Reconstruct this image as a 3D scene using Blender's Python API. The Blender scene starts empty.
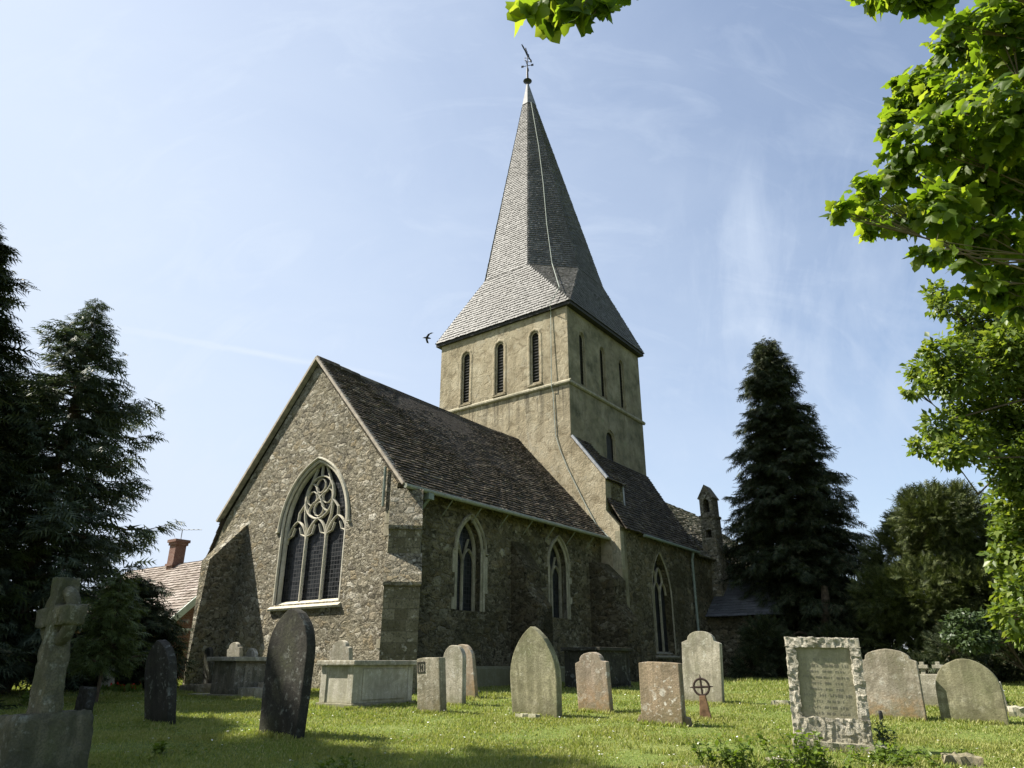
import bpy, bmesh, math, random
import numpy as np
from mathutils import Vector, Matrix, noise
from mathutils.geometry import tessellate_polygon
R = math.radians
random.seed(7)
rng = np.random.RandomState(11)
C = bpy.context.scene.collection
scene = bpy.context.scene

# ------------------------------------------------------------------ camera, light, sky
PITCH = math.atan(280 / 700.0)
cam_d = bpy.data.cameras.new("camera")
cam_d.sensor_width = 36.0
cam_d.lens = 36.0 * 700.0 / 1024.0
cam_d.clip_start = 0.05
cam_d.clip_end = 3000
cam = bpy.data.objects.new("camera", cam_d)
C.objects.link(cam)
cam.rotation_euler = (math.pi / 2 + PITCH, 0, 0)
scene.camera = cam

SUN_EL = R(50)
SUN_AZ = Vector((-0.99, 0.13, 0)).normalized()
SUN = Vector((SUN_AZ.x * math.cos(SUN_EL), SUN_AZ.y * math.cos(SUN_EL), math.sin(SUN_EL)))
sd = bpy.data.lights.new("sun", 'SUN')
sd.energy = 5.0
sd.angle = R(0.53)
sd.color = (1.0, 0.94, 0.84)
sun = bpy.data.objects.new("sun", sd)
C.objects.link(sun)
sun.rotation_euler = SUN.to_track_quat('Z', 'Y').to_euler()

scene.view_settings.view_transform = 'Standard'
scene.view_settings.look = 'None'
scene.view_settings.exposure = 1.3
scene.view_settings.gamma = 1.0
scene.view_settings.use_curve_mapping = False
scene.cycles.max_bounces = 6
scene.cycles.transparent_max_bounces = 6

_cp, _sp = math.cos(PITCH), math.sin(PITCH)
def ray(x, y):
    r, u = x - 512.0, 384.0 - y
    return Vector((r, 700 * _cp - u * _sp, u * _cp + 700 * _sp))
def at(x, y, Y):
    r = ray(x, y)
    return r * (Y / r.y)

class NT:
    def __init__(s, nt):
        s.nt = nt
    def n(s, t, **k):
        nd = s.nt.nodes.new(t)
        for a, v in k.items():
            setattr(nd, a, v)
        return nd
    def l(s, a, b):
        s.nt.links.new(a, b)
    def put(s, sock, v):
        if isinstance(v, bpy.types.NodeSocket):
            s.l(v, sock)
        else:
            sock.default_value = v
    def math(s, op, a, b=0.0, clamp=False):
        nd = s.n('ShaderNodeMath', operation=op, use_clamp=clamp)
        s.put(nd.inputs[0], a); s.put(nd.inputs[1], b)
        return nd.outputs[0]
    def vm(s, op, a, b):
        nd = s.n('ShaderNodeVectorMath', operation=op)
        s.put(nd.inputs[0], a); s.put(nd.inputs[1], b)
        return nd.outputs['Value'] if op == 'DOT_PRODUCT' else nd.outputs['Vector']
    def noise(s, co, scale, detail=4, rough=0.55, dist=0.0, col=False):
        nd = s.n('ShaderNodeTexNoise')
        s.l(co, nd.inputs['Vector'])
        nd.inputs['Scale'].default_value = scale
        nd.inputs['Detail'].default_value = detail
        nd.inputs['Roughness'].default_value = rough
        nd.inputs['Distortion'].default_value = dist
        return nd.outputs['Color' if col else 'Fac']
    def vor(s, co, scale, feature='F1', rnd=1.0):
        nd = s.n('ShaderNodeTexVoronoi', feature=feature)
        s.l(co, nd.inputs['Vector'])
        nd.inputs['Scale'].default_value = scale
        nd.inputs['Randomness'].default_value = rnd
        return nd
    def ramp(s, f, stops, interp='LINEAR'):
        nd = s.n('ShaderNodeValToRGB')
        cr = nd.color_ramp
        cr.interpolation = interp
        while len(cr.elements) < len(stops):
            cr.elements.new(0.5)
        for e, (p, c) in zip(cr.elements, stops):
            e.position = p
            e.color = (c, c, c, 1) if isinstance(c, (int, float)) else (c[0], c[1], c[2], 1)
        s.l(f, nd.inputs['Fac'])
        return nd.outputs['Color']
    def mix(s, f, a, b, bt='MIX'):
        nd = s.n('ShaderNodeMix', data_type='RGBA', blend_type=bt)
        nd.clamp_factor = True
        s.put(nd.inputs[0], f)
        for i, v in ((6, a), (7, b)):
            if isinstance(v, tuple):
                v = (v[0], v[1], v[2], 1)
            s.put(nd.inputs[i], v)
        return nd.outputs[2]
    def bump(s, h, strength=0.5, dist=0.02, prev=None):
        nd = s.n('ShaderNodeBump')
        nd.inputs['Strength'].default_value = strength
        nd.inputs['Distance'].default_value = dist
        s.l(h, nd.inputs['Height'])
        if prev is not None:
            s.l(prev, nd.inputs['Normal'])
        return nd.outputs['Normal']
    def mapping(s, co, scale=(1, 1, 1), rot=(0, 0, 0), loc=(0, 0, 0)):
        nd = s.n('ShaderNodeMapping')
        s.l(co, nd.inputs['Vector'])
        nd.inputs['Scale'].default_value = scale
        nd.inputs['Rotation'].default_value = rot
        nd.inputs['Location'].default_value = loc
        return nd.outputs['Vector']

world = bpy.data.worlds.new("World")
scene.world = world
world.use_nodes = True
W = NT(world.node_tree)
world.node_tree.nodes.clear()
sky = W.n('ShaderNodeTexSky', sky_type='NISHITA')
sky.sun_disc = False
sky.sun_elevation = SUN_EL
sky.sun_rotation = math.atan2(SUN_AZ.x, SUN_AZ.y)
sky.air_density = 1.0
sky.dust_density = 1.2
sky.ozone_density = 1.0
tc = W.n('ShaderNodeTexCoord')
dirv = tc.outputs['Generated']
# thin high cloud: a veil thicker to the left and low down, and wisps
nz = W.noise(W.mapping(dirv, (2.2, 2.2, 5.0), (0.3, 0.5, 0.4)), 1.6, 6, 0.6, 0.6)
wisp = W.noise(W.mapping(dirv, (2.0, 9.0, 3.2), (0.2, 0.9, 0.9)), 2.2, 7, 0.62, 1.2)
sepd = W.n('ShaderNodeSeparateXYZ'); W.l(dirv, sepd.inputs[0])
left = W.math('MULTIPLY_ADD', sepd.outputs['X'], -0.66); left.node.inputs[2].default_value = 0.34
low = W.math('MULTIPLY_ADD', sepd.outputs['Z'], -0.50); low.node.inputs[2].default_value = 0.46
veil = W.math('ADD', W.math('ADD', left, low), W.math('MULTIPLY', W.math('SUBTRACT', nz, 0.5), 0.30), clamp=True)
wi = W.math('MULTIPLY', W.ramp(wisp, [(0.52, 0), (0.85, 1)]), 0.20)
cl = W.math('ADD', veil, wi, clamp=True)
# old vapour trail: a great circle band
ra, rb = ray(20, 311).normalized(), ray(330, 366).normalized()
nn = ra.cross(rb).normalized()
wob = W.math('MULTIPLY', W.math('SUBTRACT', W.noise(dirv, 30, 3), 0.5), 0.006)
dd = W.math('ABSOLUTE', W.math('ADD', W.vm('DOT_PRODUCT', dirv, tuple(nn)), wob))
trail = W.math('SUBTRACT', 1.0, W.math('DIVIDE', dd, 0.0058), clamp=True)
mid = (ra + rb).normalized()
tfade = W.ramp(W.vm('DOT_PRODUCT', dirv, tuple(mid)), [(0.955, 0), (0.985, 1)])
trail = W.math('MULTIPLY', W.math('MULTIPLY', trail, tfade), W.math('MULTIPLY', W.noise(dirv, 9, 4), 0.45))
wd0 = ray(800, 285).normalized()
wmask = W.ramp(W.vm('DOT_PRODUCT', dirv, tuple(wd0)), [(.972, 0), (.997, 1)])
w2 = W.ramp(W.noise(W.mapping(dirv, (10, 4, 2.6), (0.1, -.45, .25)), 1.6, 6, .6, .35), [(.44, 0), (.8, 1)])
cl = W.math('ADD', cl, W.math('MULTIPLY', W.math('MULTIPLY', wmask, w2), .36), clamp=True)
cl = W.math('ADD', cl, trail, clamp=True)
skycol = W.mix(cl, sky.outputs[0], (3.95, 4.5, 5.35))
bg = W.n('ShaderNodeBackground')
bg.inputs['Strength'].default_value = 0.078
W.l(skycol, bg.inputs['Color'])
wo = W.n('ShaderNodeOutputWorld')
W.l(bg.outputs[0], wo.inputs[0])

# ------------------------------------------------------------------ materials
def new_mat(name):
    m = bpy.data.materials.new(name)
    m.use_nodes = True
    m.node_tree.nodes.clear()
    return m, NT(m.node_tree)
def finish(m, T, col, rough=0.85, nrm=None, spec=0.3, metal=0.0):
    b = T.n('ShaderNodeBsdfPrincipled')
    T.put(b.inputs['Base Color'], (col[0], col[1], col[2], 1) if isinstance(col, tuple) else col)
    T.put(b.inputs['Roughness'], rough)
    T.put(b.inputs['Metallic'], metal)
    b.inputs['Specular IOR Level'].default_value = spec
    if nrm is not None:
        T.l(nrm, b.inputs['Normal'])
    o = T.n('ShaderNodeOutputMaterial')
    T.l(b.outputs[0], o.inputs[0])
    return m
def ocoord(T):
    return T.n('ShaderNodeTexCoord').outputs['Object']

def mat_rubble(name, scale=7.0, tint=(1, 1, 1), moss=0.3, strength=1.0):
    m, T = new_mat(name)
    co = ocoord(T)
    wob = T.noise(co, 4.5, 4, 0.65, col=True)
    cw = T.vm('ADD', co, T.vm('MULTIPLY', T.vm('SUBTRACT', wob, (.5, .5, .5)), (.30, .30, .24)))
    cs = T.mapping(cw, (1, 1, 1.5))
    v = T.vor(cs, scale)
    e = T.vor(cs, scale, 'DISTANCE_TO_EDGE')
    v2 = T.vor(cs, scale * 2.3)
    e2 = T.vor(cs, scale * 2.3, 'DISTANCE_TO_EDGE')
    rnd = T.n('ShaderNodeSeparateColor'); T.l(v.outputs['Color'], rnd.inputs[0])
    rnd2 = T.n('ShaderNodeSeparateColor'); T.l(v2.outputs['Color'], rnd2.inputs[0])
    big = T.ramp(rnd.outputs[2], [(.48, 0), (.52, 1)])           # some cells are one big stone, others a cluster of small ones
    cb = T.ramp(rnd.outputs[0], [(0, (.15, .14, .115)), (.2, (.28, .26, .21)), (.45, (.38, .355, .29)),
                                 (.7, (.31, .265, .185)), (.88, (.42, .40, .345)), (1, (.58, .565, .51))])
    csm = T.ramp(rnd2.outputs[1], [(0, (.10, .095, .078)), (.3, (.25, .235, .185)), (.65, (.37, .35, .285)), (.9, (.46, .44, .375)), (1, (.60, .585, .54))])
    base = T.mix(big, csm, cb)
    ee = T.mix(big, e2.outputs['Distance'], e.outputs['Distance'])
    gaps = T.ramp(ee, [(0.0, 1), (0.07, 0)])
    holes = T.ramp(T.noise(co, 15, 4, .65), [(.36, 1), (.43, 0)])
    base = T.mix(T.math('MULTIPLY', gaps, 0.6), base, (.21, .185, .14))
    base = T.mix(T.math('MULTIPLY', holes, 0.75), base, (.05, .045, .035))
    st = T.noise(co, 0.55, 5, .62)
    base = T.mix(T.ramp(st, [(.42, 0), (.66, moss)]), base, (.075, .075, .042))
    st2 = T.noise(co, 1.1, 5, .6)
    base = T.mix(T.ramp(st2, [(.52, 0), (.7, .35)]), base, (.40, .36, .26))
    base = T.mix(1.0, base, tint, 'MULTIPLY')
    h = T.math('ADD', T.ramp(ee, [(0, 0), (.2, 1)]), T.math('MULTIPLY', T.noise(co, 20, 6, .7), 1.6))
    h = T.math('ADD', h, T.math('MULTIPLY', T.mix(big, rnd2.outputs[0], rnd.outputs[1]), 1.3))
    h = T.math('SUBTRACT', h, T.math('MULTIPLY', holes, 1.6))
    return finish(m, T, base, 0.95, T.bump(h, strength, 0.095), 0.12)

def mat_stone(name, base=(.33, .31, .26), dark=(.12, .115, .09), lich=(.5, .49, .42), lam=.5, orange=0.0, green=0.15,
              bump=.35, scale=1.0, zbase=0.35):
    m, T = new_mat(name)
    co = ocoord(T)
    oi = T.n('ShaderNodeObjectInfo')
    off = T.vm('MULTIPLY', T.n('ShaderNodeCombineXYZ').outputs[0], (1, 1, 1))
    cx = T.n('ShaderNodeCombineXYZ')
    T.l(T.math('MULTIPLY', oi.outputs['Random'], 37.0), cx.inputs[0])
    T.l(T.math('MULTIPLY', oi.outputs['Random'], 19.0), cx.inputs[2])
    co2 = T.vm('ADD', co, cx.outputs[0])
    n1 = T.noise(co2, 2.2 * scale, 6, .65, .4)
    c = T.mix(T.ramp(n1, [(.30, 0), (.62, 1)]), dark, base)
    n1b = T.noise(co2, 0.9 * scale, 4, .6)
    c = T.mix(T.ramp(n1b, [(.4, 0), (.7, .6)]), c, (base[0] * 1.25, base[1] * 1.2, base[2] * 1.1))
    st = T.noise(T.mapping(co2, (7, 7, .8)), 1.5 * scale, 5, .6)
    c = T.mix(T.ramp(st, [(.42, .55), (.6, 0)]), c, (dark[0] * .8, dark[1] * .85, dark[2] * .7))
    g = T.noise(co2, 1.6 * scale, 4, .6)
    c = T.mix(T.ramp(g, [(.5, 0), (.7, green)]), c, (.10, .115, .045))
    sp = T.noise(co2, 17 * scale, 3, .6)
    big = T.noise(co2, 2.7 * scale, 3, .5)
    spots = T.math('MULTIPLY', T.ramp(sp, [(.57, 0), (.66, 1)]), T.ramp(big, [(.38, 0), (.6, lam)]))
    c = T.mix(spots, c, lich)
    gr = T.noise(co2, 4.2 * scale, 5, .7, .8)
    c = T.mix(T.ramp(gr, [(.50, 0), (.62, .55)]), c, (dark[0] * .75, dark[1] * .75, dark[2] * .7))
    rings = T.vor(T.vm('ADD', co2, T.vm('MULTIPLY', T.noise(co2, 8, 3, .6, col=True), (.12, .12, .12))), 6.5 * scale)
    rm = T.math('MULTIPLY', T.ramp(rings.outputs['Distance'], [(.22, 1), (.32, 0)]), T.ramp(big, [(.45, 0), (.6, lam)]))
    c = T.mix(T.math('MULTIPLY', rm, .6), c, lich)
    sp3 = T.noise(co2, 60 * scale, 2, .5)
    c = T.mix(T.ramp(sp3, [(.4, .5), (.55, 0)]), c, dark)
    if orange > 0:
        sx = T.n('ShaderNodeSeparateXYZ'); T.l(co, sx.inputs[0])
        zf = T.math('SUBTRACT', 1.0, T.math('DIVIDE', sx.outputs[2], zbase), clamp=True)
        of = T.math('MULTIPLY', T.math('MULTIPLY', zf, T.ramp(T.noise(co2, 9, 4, .6), [(.38, 0), (.58, 1)])), orange, clamp=True)
        c = T.mix(of, c, (.36, .19, .06))
    sz = T.n('ShaderNodeSeparateXYZ'); T.l(co, sz.inputs[0])
    soil = T.math('MULTIPLY', T.math('SUBTRACT', 1.0, T.math('DIVIDE', sz.outputs[2], T.math('MULTIPLY', T.noise(co2, 6, 4, .6), .42)), clamp=True), .7)
    c = T.mix(soil, c, (dark[0] * .8, dark[1] * .85, dark[2] * .55))
    h = T.math('ADD', T.noise(co2, 30 * scale, 6, .7), T.math('MULTIPLY', n1, 1.2))
    return finish(m, T, c, 0.92, T.bump(h, bump, 0.025), 0.2)

def mat_plaster():
    m, T = new_mat("tower_render")
    co = ocoord(T)
    n1 = T.noise(co, .8, 6, .65, .5)
    c = T.ramp(n1, [(.28, (.20, .165, .105)), (.5, (.31, .265, .18)), (.72, (.40, .36, .265))])
    n2 = T.noise(T.mapping(co, (2.2, 2.2, .35)), 1.3, 6, .65)
    c = T.mix(T.ramp(n2, [(.36, .55), (.52, 0)]), c, (.20, .175, .115))
    n4 = T.noise(co, 2.6, 7, .7, .8)
    c = T.mix(T.ramp(n4, [(.38, .75), (.50, 0)]), c, (.16, .13, .08))
    # run-off streaks below the string course and the sills, cracks
    sx = T.n('ShaderNodeSeparateXYZ'); T.l(co, sx.inputs[0])
    def below(z0, ln):
        d = T.math('DIVIDE', T.math('SUBTRACT', z0, sx.outputs[2]), ln)
        f = T.math('SUBTRACT', 1.0, d, clamp=True)
        return T.math('MULTIPLY', f, T.math('GREATER_THAN', d, 0.0))
    drip = T.ramp(T.noise(T.mapping(co, (3.2, 3.2, .22)), 1.6, 5, .7), [(.47, 0), (.62, 1)])
    dr = T.math('MULTIPLY', T.math('MAXIMUM', below(10.62, 2.2), below(10.98, .35)), drip)
    c = T.mix(T.math('MULTIPLY', dr, .95), c, (.115, .10, .07))
    ck = T.vor(T.vm('ADD', co, T.vm('MULTIPLY', T.noise(co, 2.5, 5, .7, col=True), (.5, .5, .5))), .8, 'DISTANCE_TO_EDGE')
    ckm = T.math('MULTIPLY', T.ramp(ck.outputs['Distance'], [(0, 1), (.012, 0)]), T.ramp(T.noise(co, .5, 3, .5), [(.45, 0), (.55, .8)]))
    c = T.mix(ckm, c, (.10, .09, .065))
    patch = T.ramp(T.noise(co, 1.15, 5, .6, 1.0), [(.60, 0), (.63, .7)])
    c = T.mix(patch, c, (.30, .27, .20))
    # algae grows on the damp side
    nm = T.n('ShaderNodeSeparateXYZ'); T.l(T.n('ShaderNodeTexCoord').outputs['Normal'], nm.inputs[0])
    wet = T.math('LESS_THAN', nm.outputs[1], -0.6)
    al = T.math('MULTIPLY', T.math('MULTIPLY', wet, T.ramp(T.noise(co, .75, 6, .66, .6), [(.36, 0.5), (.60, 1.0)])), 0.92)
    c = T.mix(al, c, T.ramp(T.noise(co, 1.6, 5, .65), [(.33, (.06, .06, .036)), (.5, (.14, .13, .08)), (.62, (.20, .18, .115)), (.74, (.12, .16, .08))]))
    cr = T.noise(co, 16, 5, .7)
    h = T.math('ADD', cr, T.math('MULTIPLY', n4, 2.6))
    h = T.math('SUBTRACT', h, T.math('MULTIPLY', ckm, .8))
    return finish(m, T, c, .95, T.bump(h, .6, .035), .15)

def mat_tiles(name, stops, lich=(.40, .39, .33), lam=.5, rough=.85, ns=1.2, spec=.2):
    m, T = new_mat(name)
    co = ocoord(T)
    g = T.n('ShaderNodeNewGeometry')
    c = T.ramp(g.outputs['Random Per Island'], stops)
    n1 = T.noise(co, ns, 6, .65)
    c = T.mix(T.ramp(n1, [(.40, 0), (.66, .65)]), c, (stops[0][1][0] * .7, stops[0][1][1] * .7, stops[0][1][2] * .6))
    n2 = T.math('MULTIPLY', T.ramp(T.noise(co, 13, 4, .65), [(.55, 0), (.64, 1)]), T.ramp(T.noise(co, .8, 4, .6), [(.4, .2), (.6, lam)]))
    c = T.mix(n2, c, lich)
    h = T.noise(co, 30, 5, .7)
    return finish(m, T, c, rough, T.bump(h, .4, .02), spec)

def mat_leaf(name, stops, trans=.45, tcol=(1.2, 1.25, .55), rough=.5, spec=.3):
    m, T = new_mat(name)
    g = T.n('ShaderNodeNewGeometry')
    c = T.ramp(g.outputs['Random Per Island'], stops)
    b = T.n('ShaderNodeBsdfPrincipled')
    T.l(c, b.inputs['Base Color'])
    b.inputs['Roughness'].default_value = rough
    b.inputs['Specular IOR Level'].default_value = spec
    t = T.n('ShaderNodeBsdfTranslucent')
    T.l(T.mix(1.0, c, tcol, 'MULTIPLY'), t.inputs['Color'])
    mx = T.n('ShaderNodeMixShader')
    mx.inputs[0].default_value = trans
    T.l(b.outputs[0], mx.inputs[1]); T.l(t.outputs[0], mx.inputs[2])
    o = T.n('ShaderNodeOutputMaterial')
    T.l(mx.outputs[0], o.inputs[0])
    return m

def mat_plain(name, col, rough=.7, var=.25, scale=8, metal=0.0, spec=.3, bump=.2):
    m, T = new_mat(name)
    co = ocoord(T)
    n = T.noise(co, scale, 5, .6)
    c = T.mix(T.ramp(n, [(.35, 0), (.65, 1)]), tuple(x * (1 - var) for x in col), tuple(x * (1 + var) for x in col))
    return finish(m, T, c, rough, T.bump(n, bump, .01), spec, metal)

def mat_glass(name='leaded_glass', rot=0.0, grid=(9.0, 9.0), line=(.045, .045, .047)):
    m, T = new_mat(name)
    co = ocoord(T)
    sx = T.n('ShaderNodeSeparateXYZ'); T.l(co, sx.inputs[0])
    hor = T.math('ADD', sx.outputs[0], sx.outputs[1])
    def lines(v, k, w):
        f = T.math('FRACT', T.math('MULTIPLY', v, k))
        return T.math('LESS_THAN', f, w)
    g = T.math('MAXIMUM', lines(hor, grid[0], .13), lines(sx.outputs[2], grid[1], .13))
    n = T.noise(co, 3, 3, .6)
    fl = T.vm('FLOOR', T.vm('MULTIPLY', T.n('ShaderNodeTexCoord').outputs['Object'], (grid[0], grid[0], grid[1])), (0, 0, 0))
    wn = T.n('ShaderNodeTexWhiteNoise'); T.l(fl, wn.inputs['Vector'])
    n = T.math('MULTIPLY_ADD', wn.outputs['Value'], .45); n.node.inputs[2].default_value = .25
    c = T.mix(g, T.ramp(n, [(.3, (.004, .005, .005)), (.7, (.022, .024, .025))]), line)
    r = T.math('MULTIPLY_ADD', g, .4); r.node.inputs[2].default_value = .28
    return finish(m, T, c, r, T.bump(T.math('ADD', g, n), .25, .01), .18)

M = {}
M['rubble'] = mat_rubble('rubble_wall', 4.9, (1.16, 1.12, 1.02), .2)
M['rubble_deep_shade'] = mat_rubble('deep_shade_mossy_rubble', 3.6, (.52, .48, .36), .85, 1.0)  # darkest rubble copy for the side buttresses: shade put into the tint, plus moss
M['rubble_shade_moss'] = mat_rubble('shade_dark_mossy_rubble_wall', 3.6, (.84, .79, .60), .7, 1.0)  # rubble copy for walls turned from the sun: shade in its tint, plus moss
def mat_coursed():
    m, T = new_mat('coursed_stone')
    co = ocoord(T)
    sx = T.n('ShaderNodeSeparateXYZ'); T.l(co, sx.inputs[0])
    cv = T.n('ShaderNodeCombineXYZ'); T.l(T.math('SUBTRACT', sx.outputs[0], sx.outputs[1]), cv.inputs[0]); T.l(sx.outputs[2], cv.inputs[1])
    wob = T.vm('MULTIPLY', T.noise(co, 3, 3, .6, col=True), (.06, .06, .06))
    br = T.n('ShaderNodeTexBrick'); T.l(T.vm('ADD', cv.outputs[0], wob), br.inputs['Vector'])
    br.inputs['Scale'].default_value = 2.2; br.inputs['Brick Width'].default_value = .9; br.inputs['Row Height'].default_value = .52
    br.inputs['Mortar Size'].default_value = .02; br.inputs['Bias'].default_value = -.1; br.offset_frequency = 2; br.squash = .7; br.squash_frequency = 3
    br.inputs['Color1'].default_value = (.14, .125, .08, 1); br.inputs['Color2'].default_value = (.28, .255, .18, 1); br.inputs['Mortar'].default_value = (.14, .125, .09, 1)
    n1 = T.noise(co, 3, 6, .7); n2 = T.noise(co, 22, 5, .7)
    c = T.mix(T.ramp(n1, [(.35, .7), (.6, 0)]), br.outputs['Color'], (.085, .08, .045))
    c = T.mix(T.ramp(n2, [(.38, .8), (.48, 0)]), c, (.06, .055, .04))
    c = T.mix(T.ramp(T.noise(co, 9, 3, .6), [(.6, 0), (.68, .6)]), c, (.45, .43, .36))
    h = T.math('SUBTRACT', T.math('MULTIPLY', n2, 1.6), T.math('MULTIPLY', br.outputs['Fac'], .8))
    return finish(m, T, c, .95, T.bump(h, .9, .04), .12)
M['coursed'] = mat_coursed()
M['ashlar'] = mat_stone('dressed_stone', (.44, .41, .33), (.23, .21, .16), (.6, .58, .5), .4, 0, .15, .25)
M['pale'] = mat_stone('pale_tracery_stone', (.56, .53, .45), (.36, .335, .27), (.66, .64, .57), .4, 0, .06, .25)
M['quoin'] = mat_stone('quoin_stone', (.36, .33, .25), (.17, .155, .11), (.52, .5, .42), .5, 0, .3, .3)
M['plaster'] = mat_plaster()
M['tile'] = mat_tiles('clay_tile_roof', [(0, (.032, .027, .021)), (.35, (.055, .043, .032)), (.7, (.078, .060, .043)), (.9, (.105, .085, .062)), (1, (.17, .15, .115))], (.26, .24, .18), .55)
M['slab'] = mat_tiles('stone_slate_roof', [(0, (.09, .08, .06)), (.5, (.16, .145, .11)), (1, (.28, .26, .21))], (.40, .38, .30), .8)
M['shingle'] = mat_tiles('oak_shingle', [(0, (.066, .063, .058)), (.5, (.094, .091, .084)), (.85, (.115, .112, .104)), (1, (.155, .152, .145))], (.24, .24, .23), .5, .62, .5, .4)
M['slate'] = mat_tiles('grey_slate', [(0, (.06, .063, .068)), (1, (.11, .115, .12))], (.2, .2, .2), .3, .6, 1, .4)
M['redtile'] = mat_tiles('red_clay_tile', [(0, (.17, .135, .115)), (.5, (.24, .20, .175)), (1, (.34, .30, .265))], (.45, .42, .36), .5)
M['brick'] = None
M['lead'] = mat_plain('lead_sheet', (.26, .27, .28), .5, .2, 6, .3)
M['iron'] = mat_plain('dark_iron', (.03, .03, .03), .5, .3, 20, .5)
M['copper'] = mat_plain('verdigris_strap', (.30, .33, .29), .7, .2, 12)
M['gutter'] = mat_plain('painted_gutter', (.20, .21, .16), .5, .2, 9)
M['pipe'] = mat_plain('painted_downpipe', (.17, .20, .165), .5, .2, 9)
M['verge'] = mat_plain('verge_mortar', (.33, .29, .23), .9, .25, 7)
M['glass'] = mat_glass()
M['louvre'] = mat_plain('louvre_slate', (.03, .029, .026), .8, .3, 10)
M['bark'] = mat_plain('bark', (.085, .065, .045), .95, .45, 9, 0, .1, .9)
M['stem'] = mat_plain('twig_bark', (.10, .08, .05), .9, .3, 14)
M['leafw'] = M['bark']
M['wood'] = mat_plain('weathered_wood', (.20, .12, .07), .85, .4, 12, 0, .2, .6)
M['rust'] = mat_plain('rusty_iron', (.052, .036, .028), .85, .45, 25, .1)
def mat_brick():
    m, T = new_mat('red_brick')
    co = ocoord(T)
    br = T.n('ShaderNodeTexBrick')
    sx = T.n('ShaderNodeSeparateXYZ'); T.l(co, sx.inputs[0])
    cv = T.n('ShaderNodeCombineXYZ'); T.l(T.math('ADD', sx.outputs[0], sx.outputs[1]), cv.inputs[0]); T.l(sx.outputs[2], cv.inputs[1])
    T.l(cv.outputs[0], br.inputs['Vector'])
    br.inputs['Scale'].default_value = 4.4
    br.inputs['Color1'].default_value = (.13, .06, .042, 1)
    br.inputs['Color2'].default_value = (.18, .09, .065, 1)
    br.inputs['Mortar'].default_value = (.30, .27, .23, 1)
    br.inputs['Mortar Size'].default_value = .015
    n = T.noise(co, 5, 5, .6)
    c = T.mix(T.ramp(n, [(.35, .5), (.6, 0)]), br.outputs['Color'], (.12, .06, .045))
    return finish(m, T, c, .9, T.bump(T.math('ADD', br.outputs['Fac'], n), .4, .01), .2)
M['brick'] = mat_brick()

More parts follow.
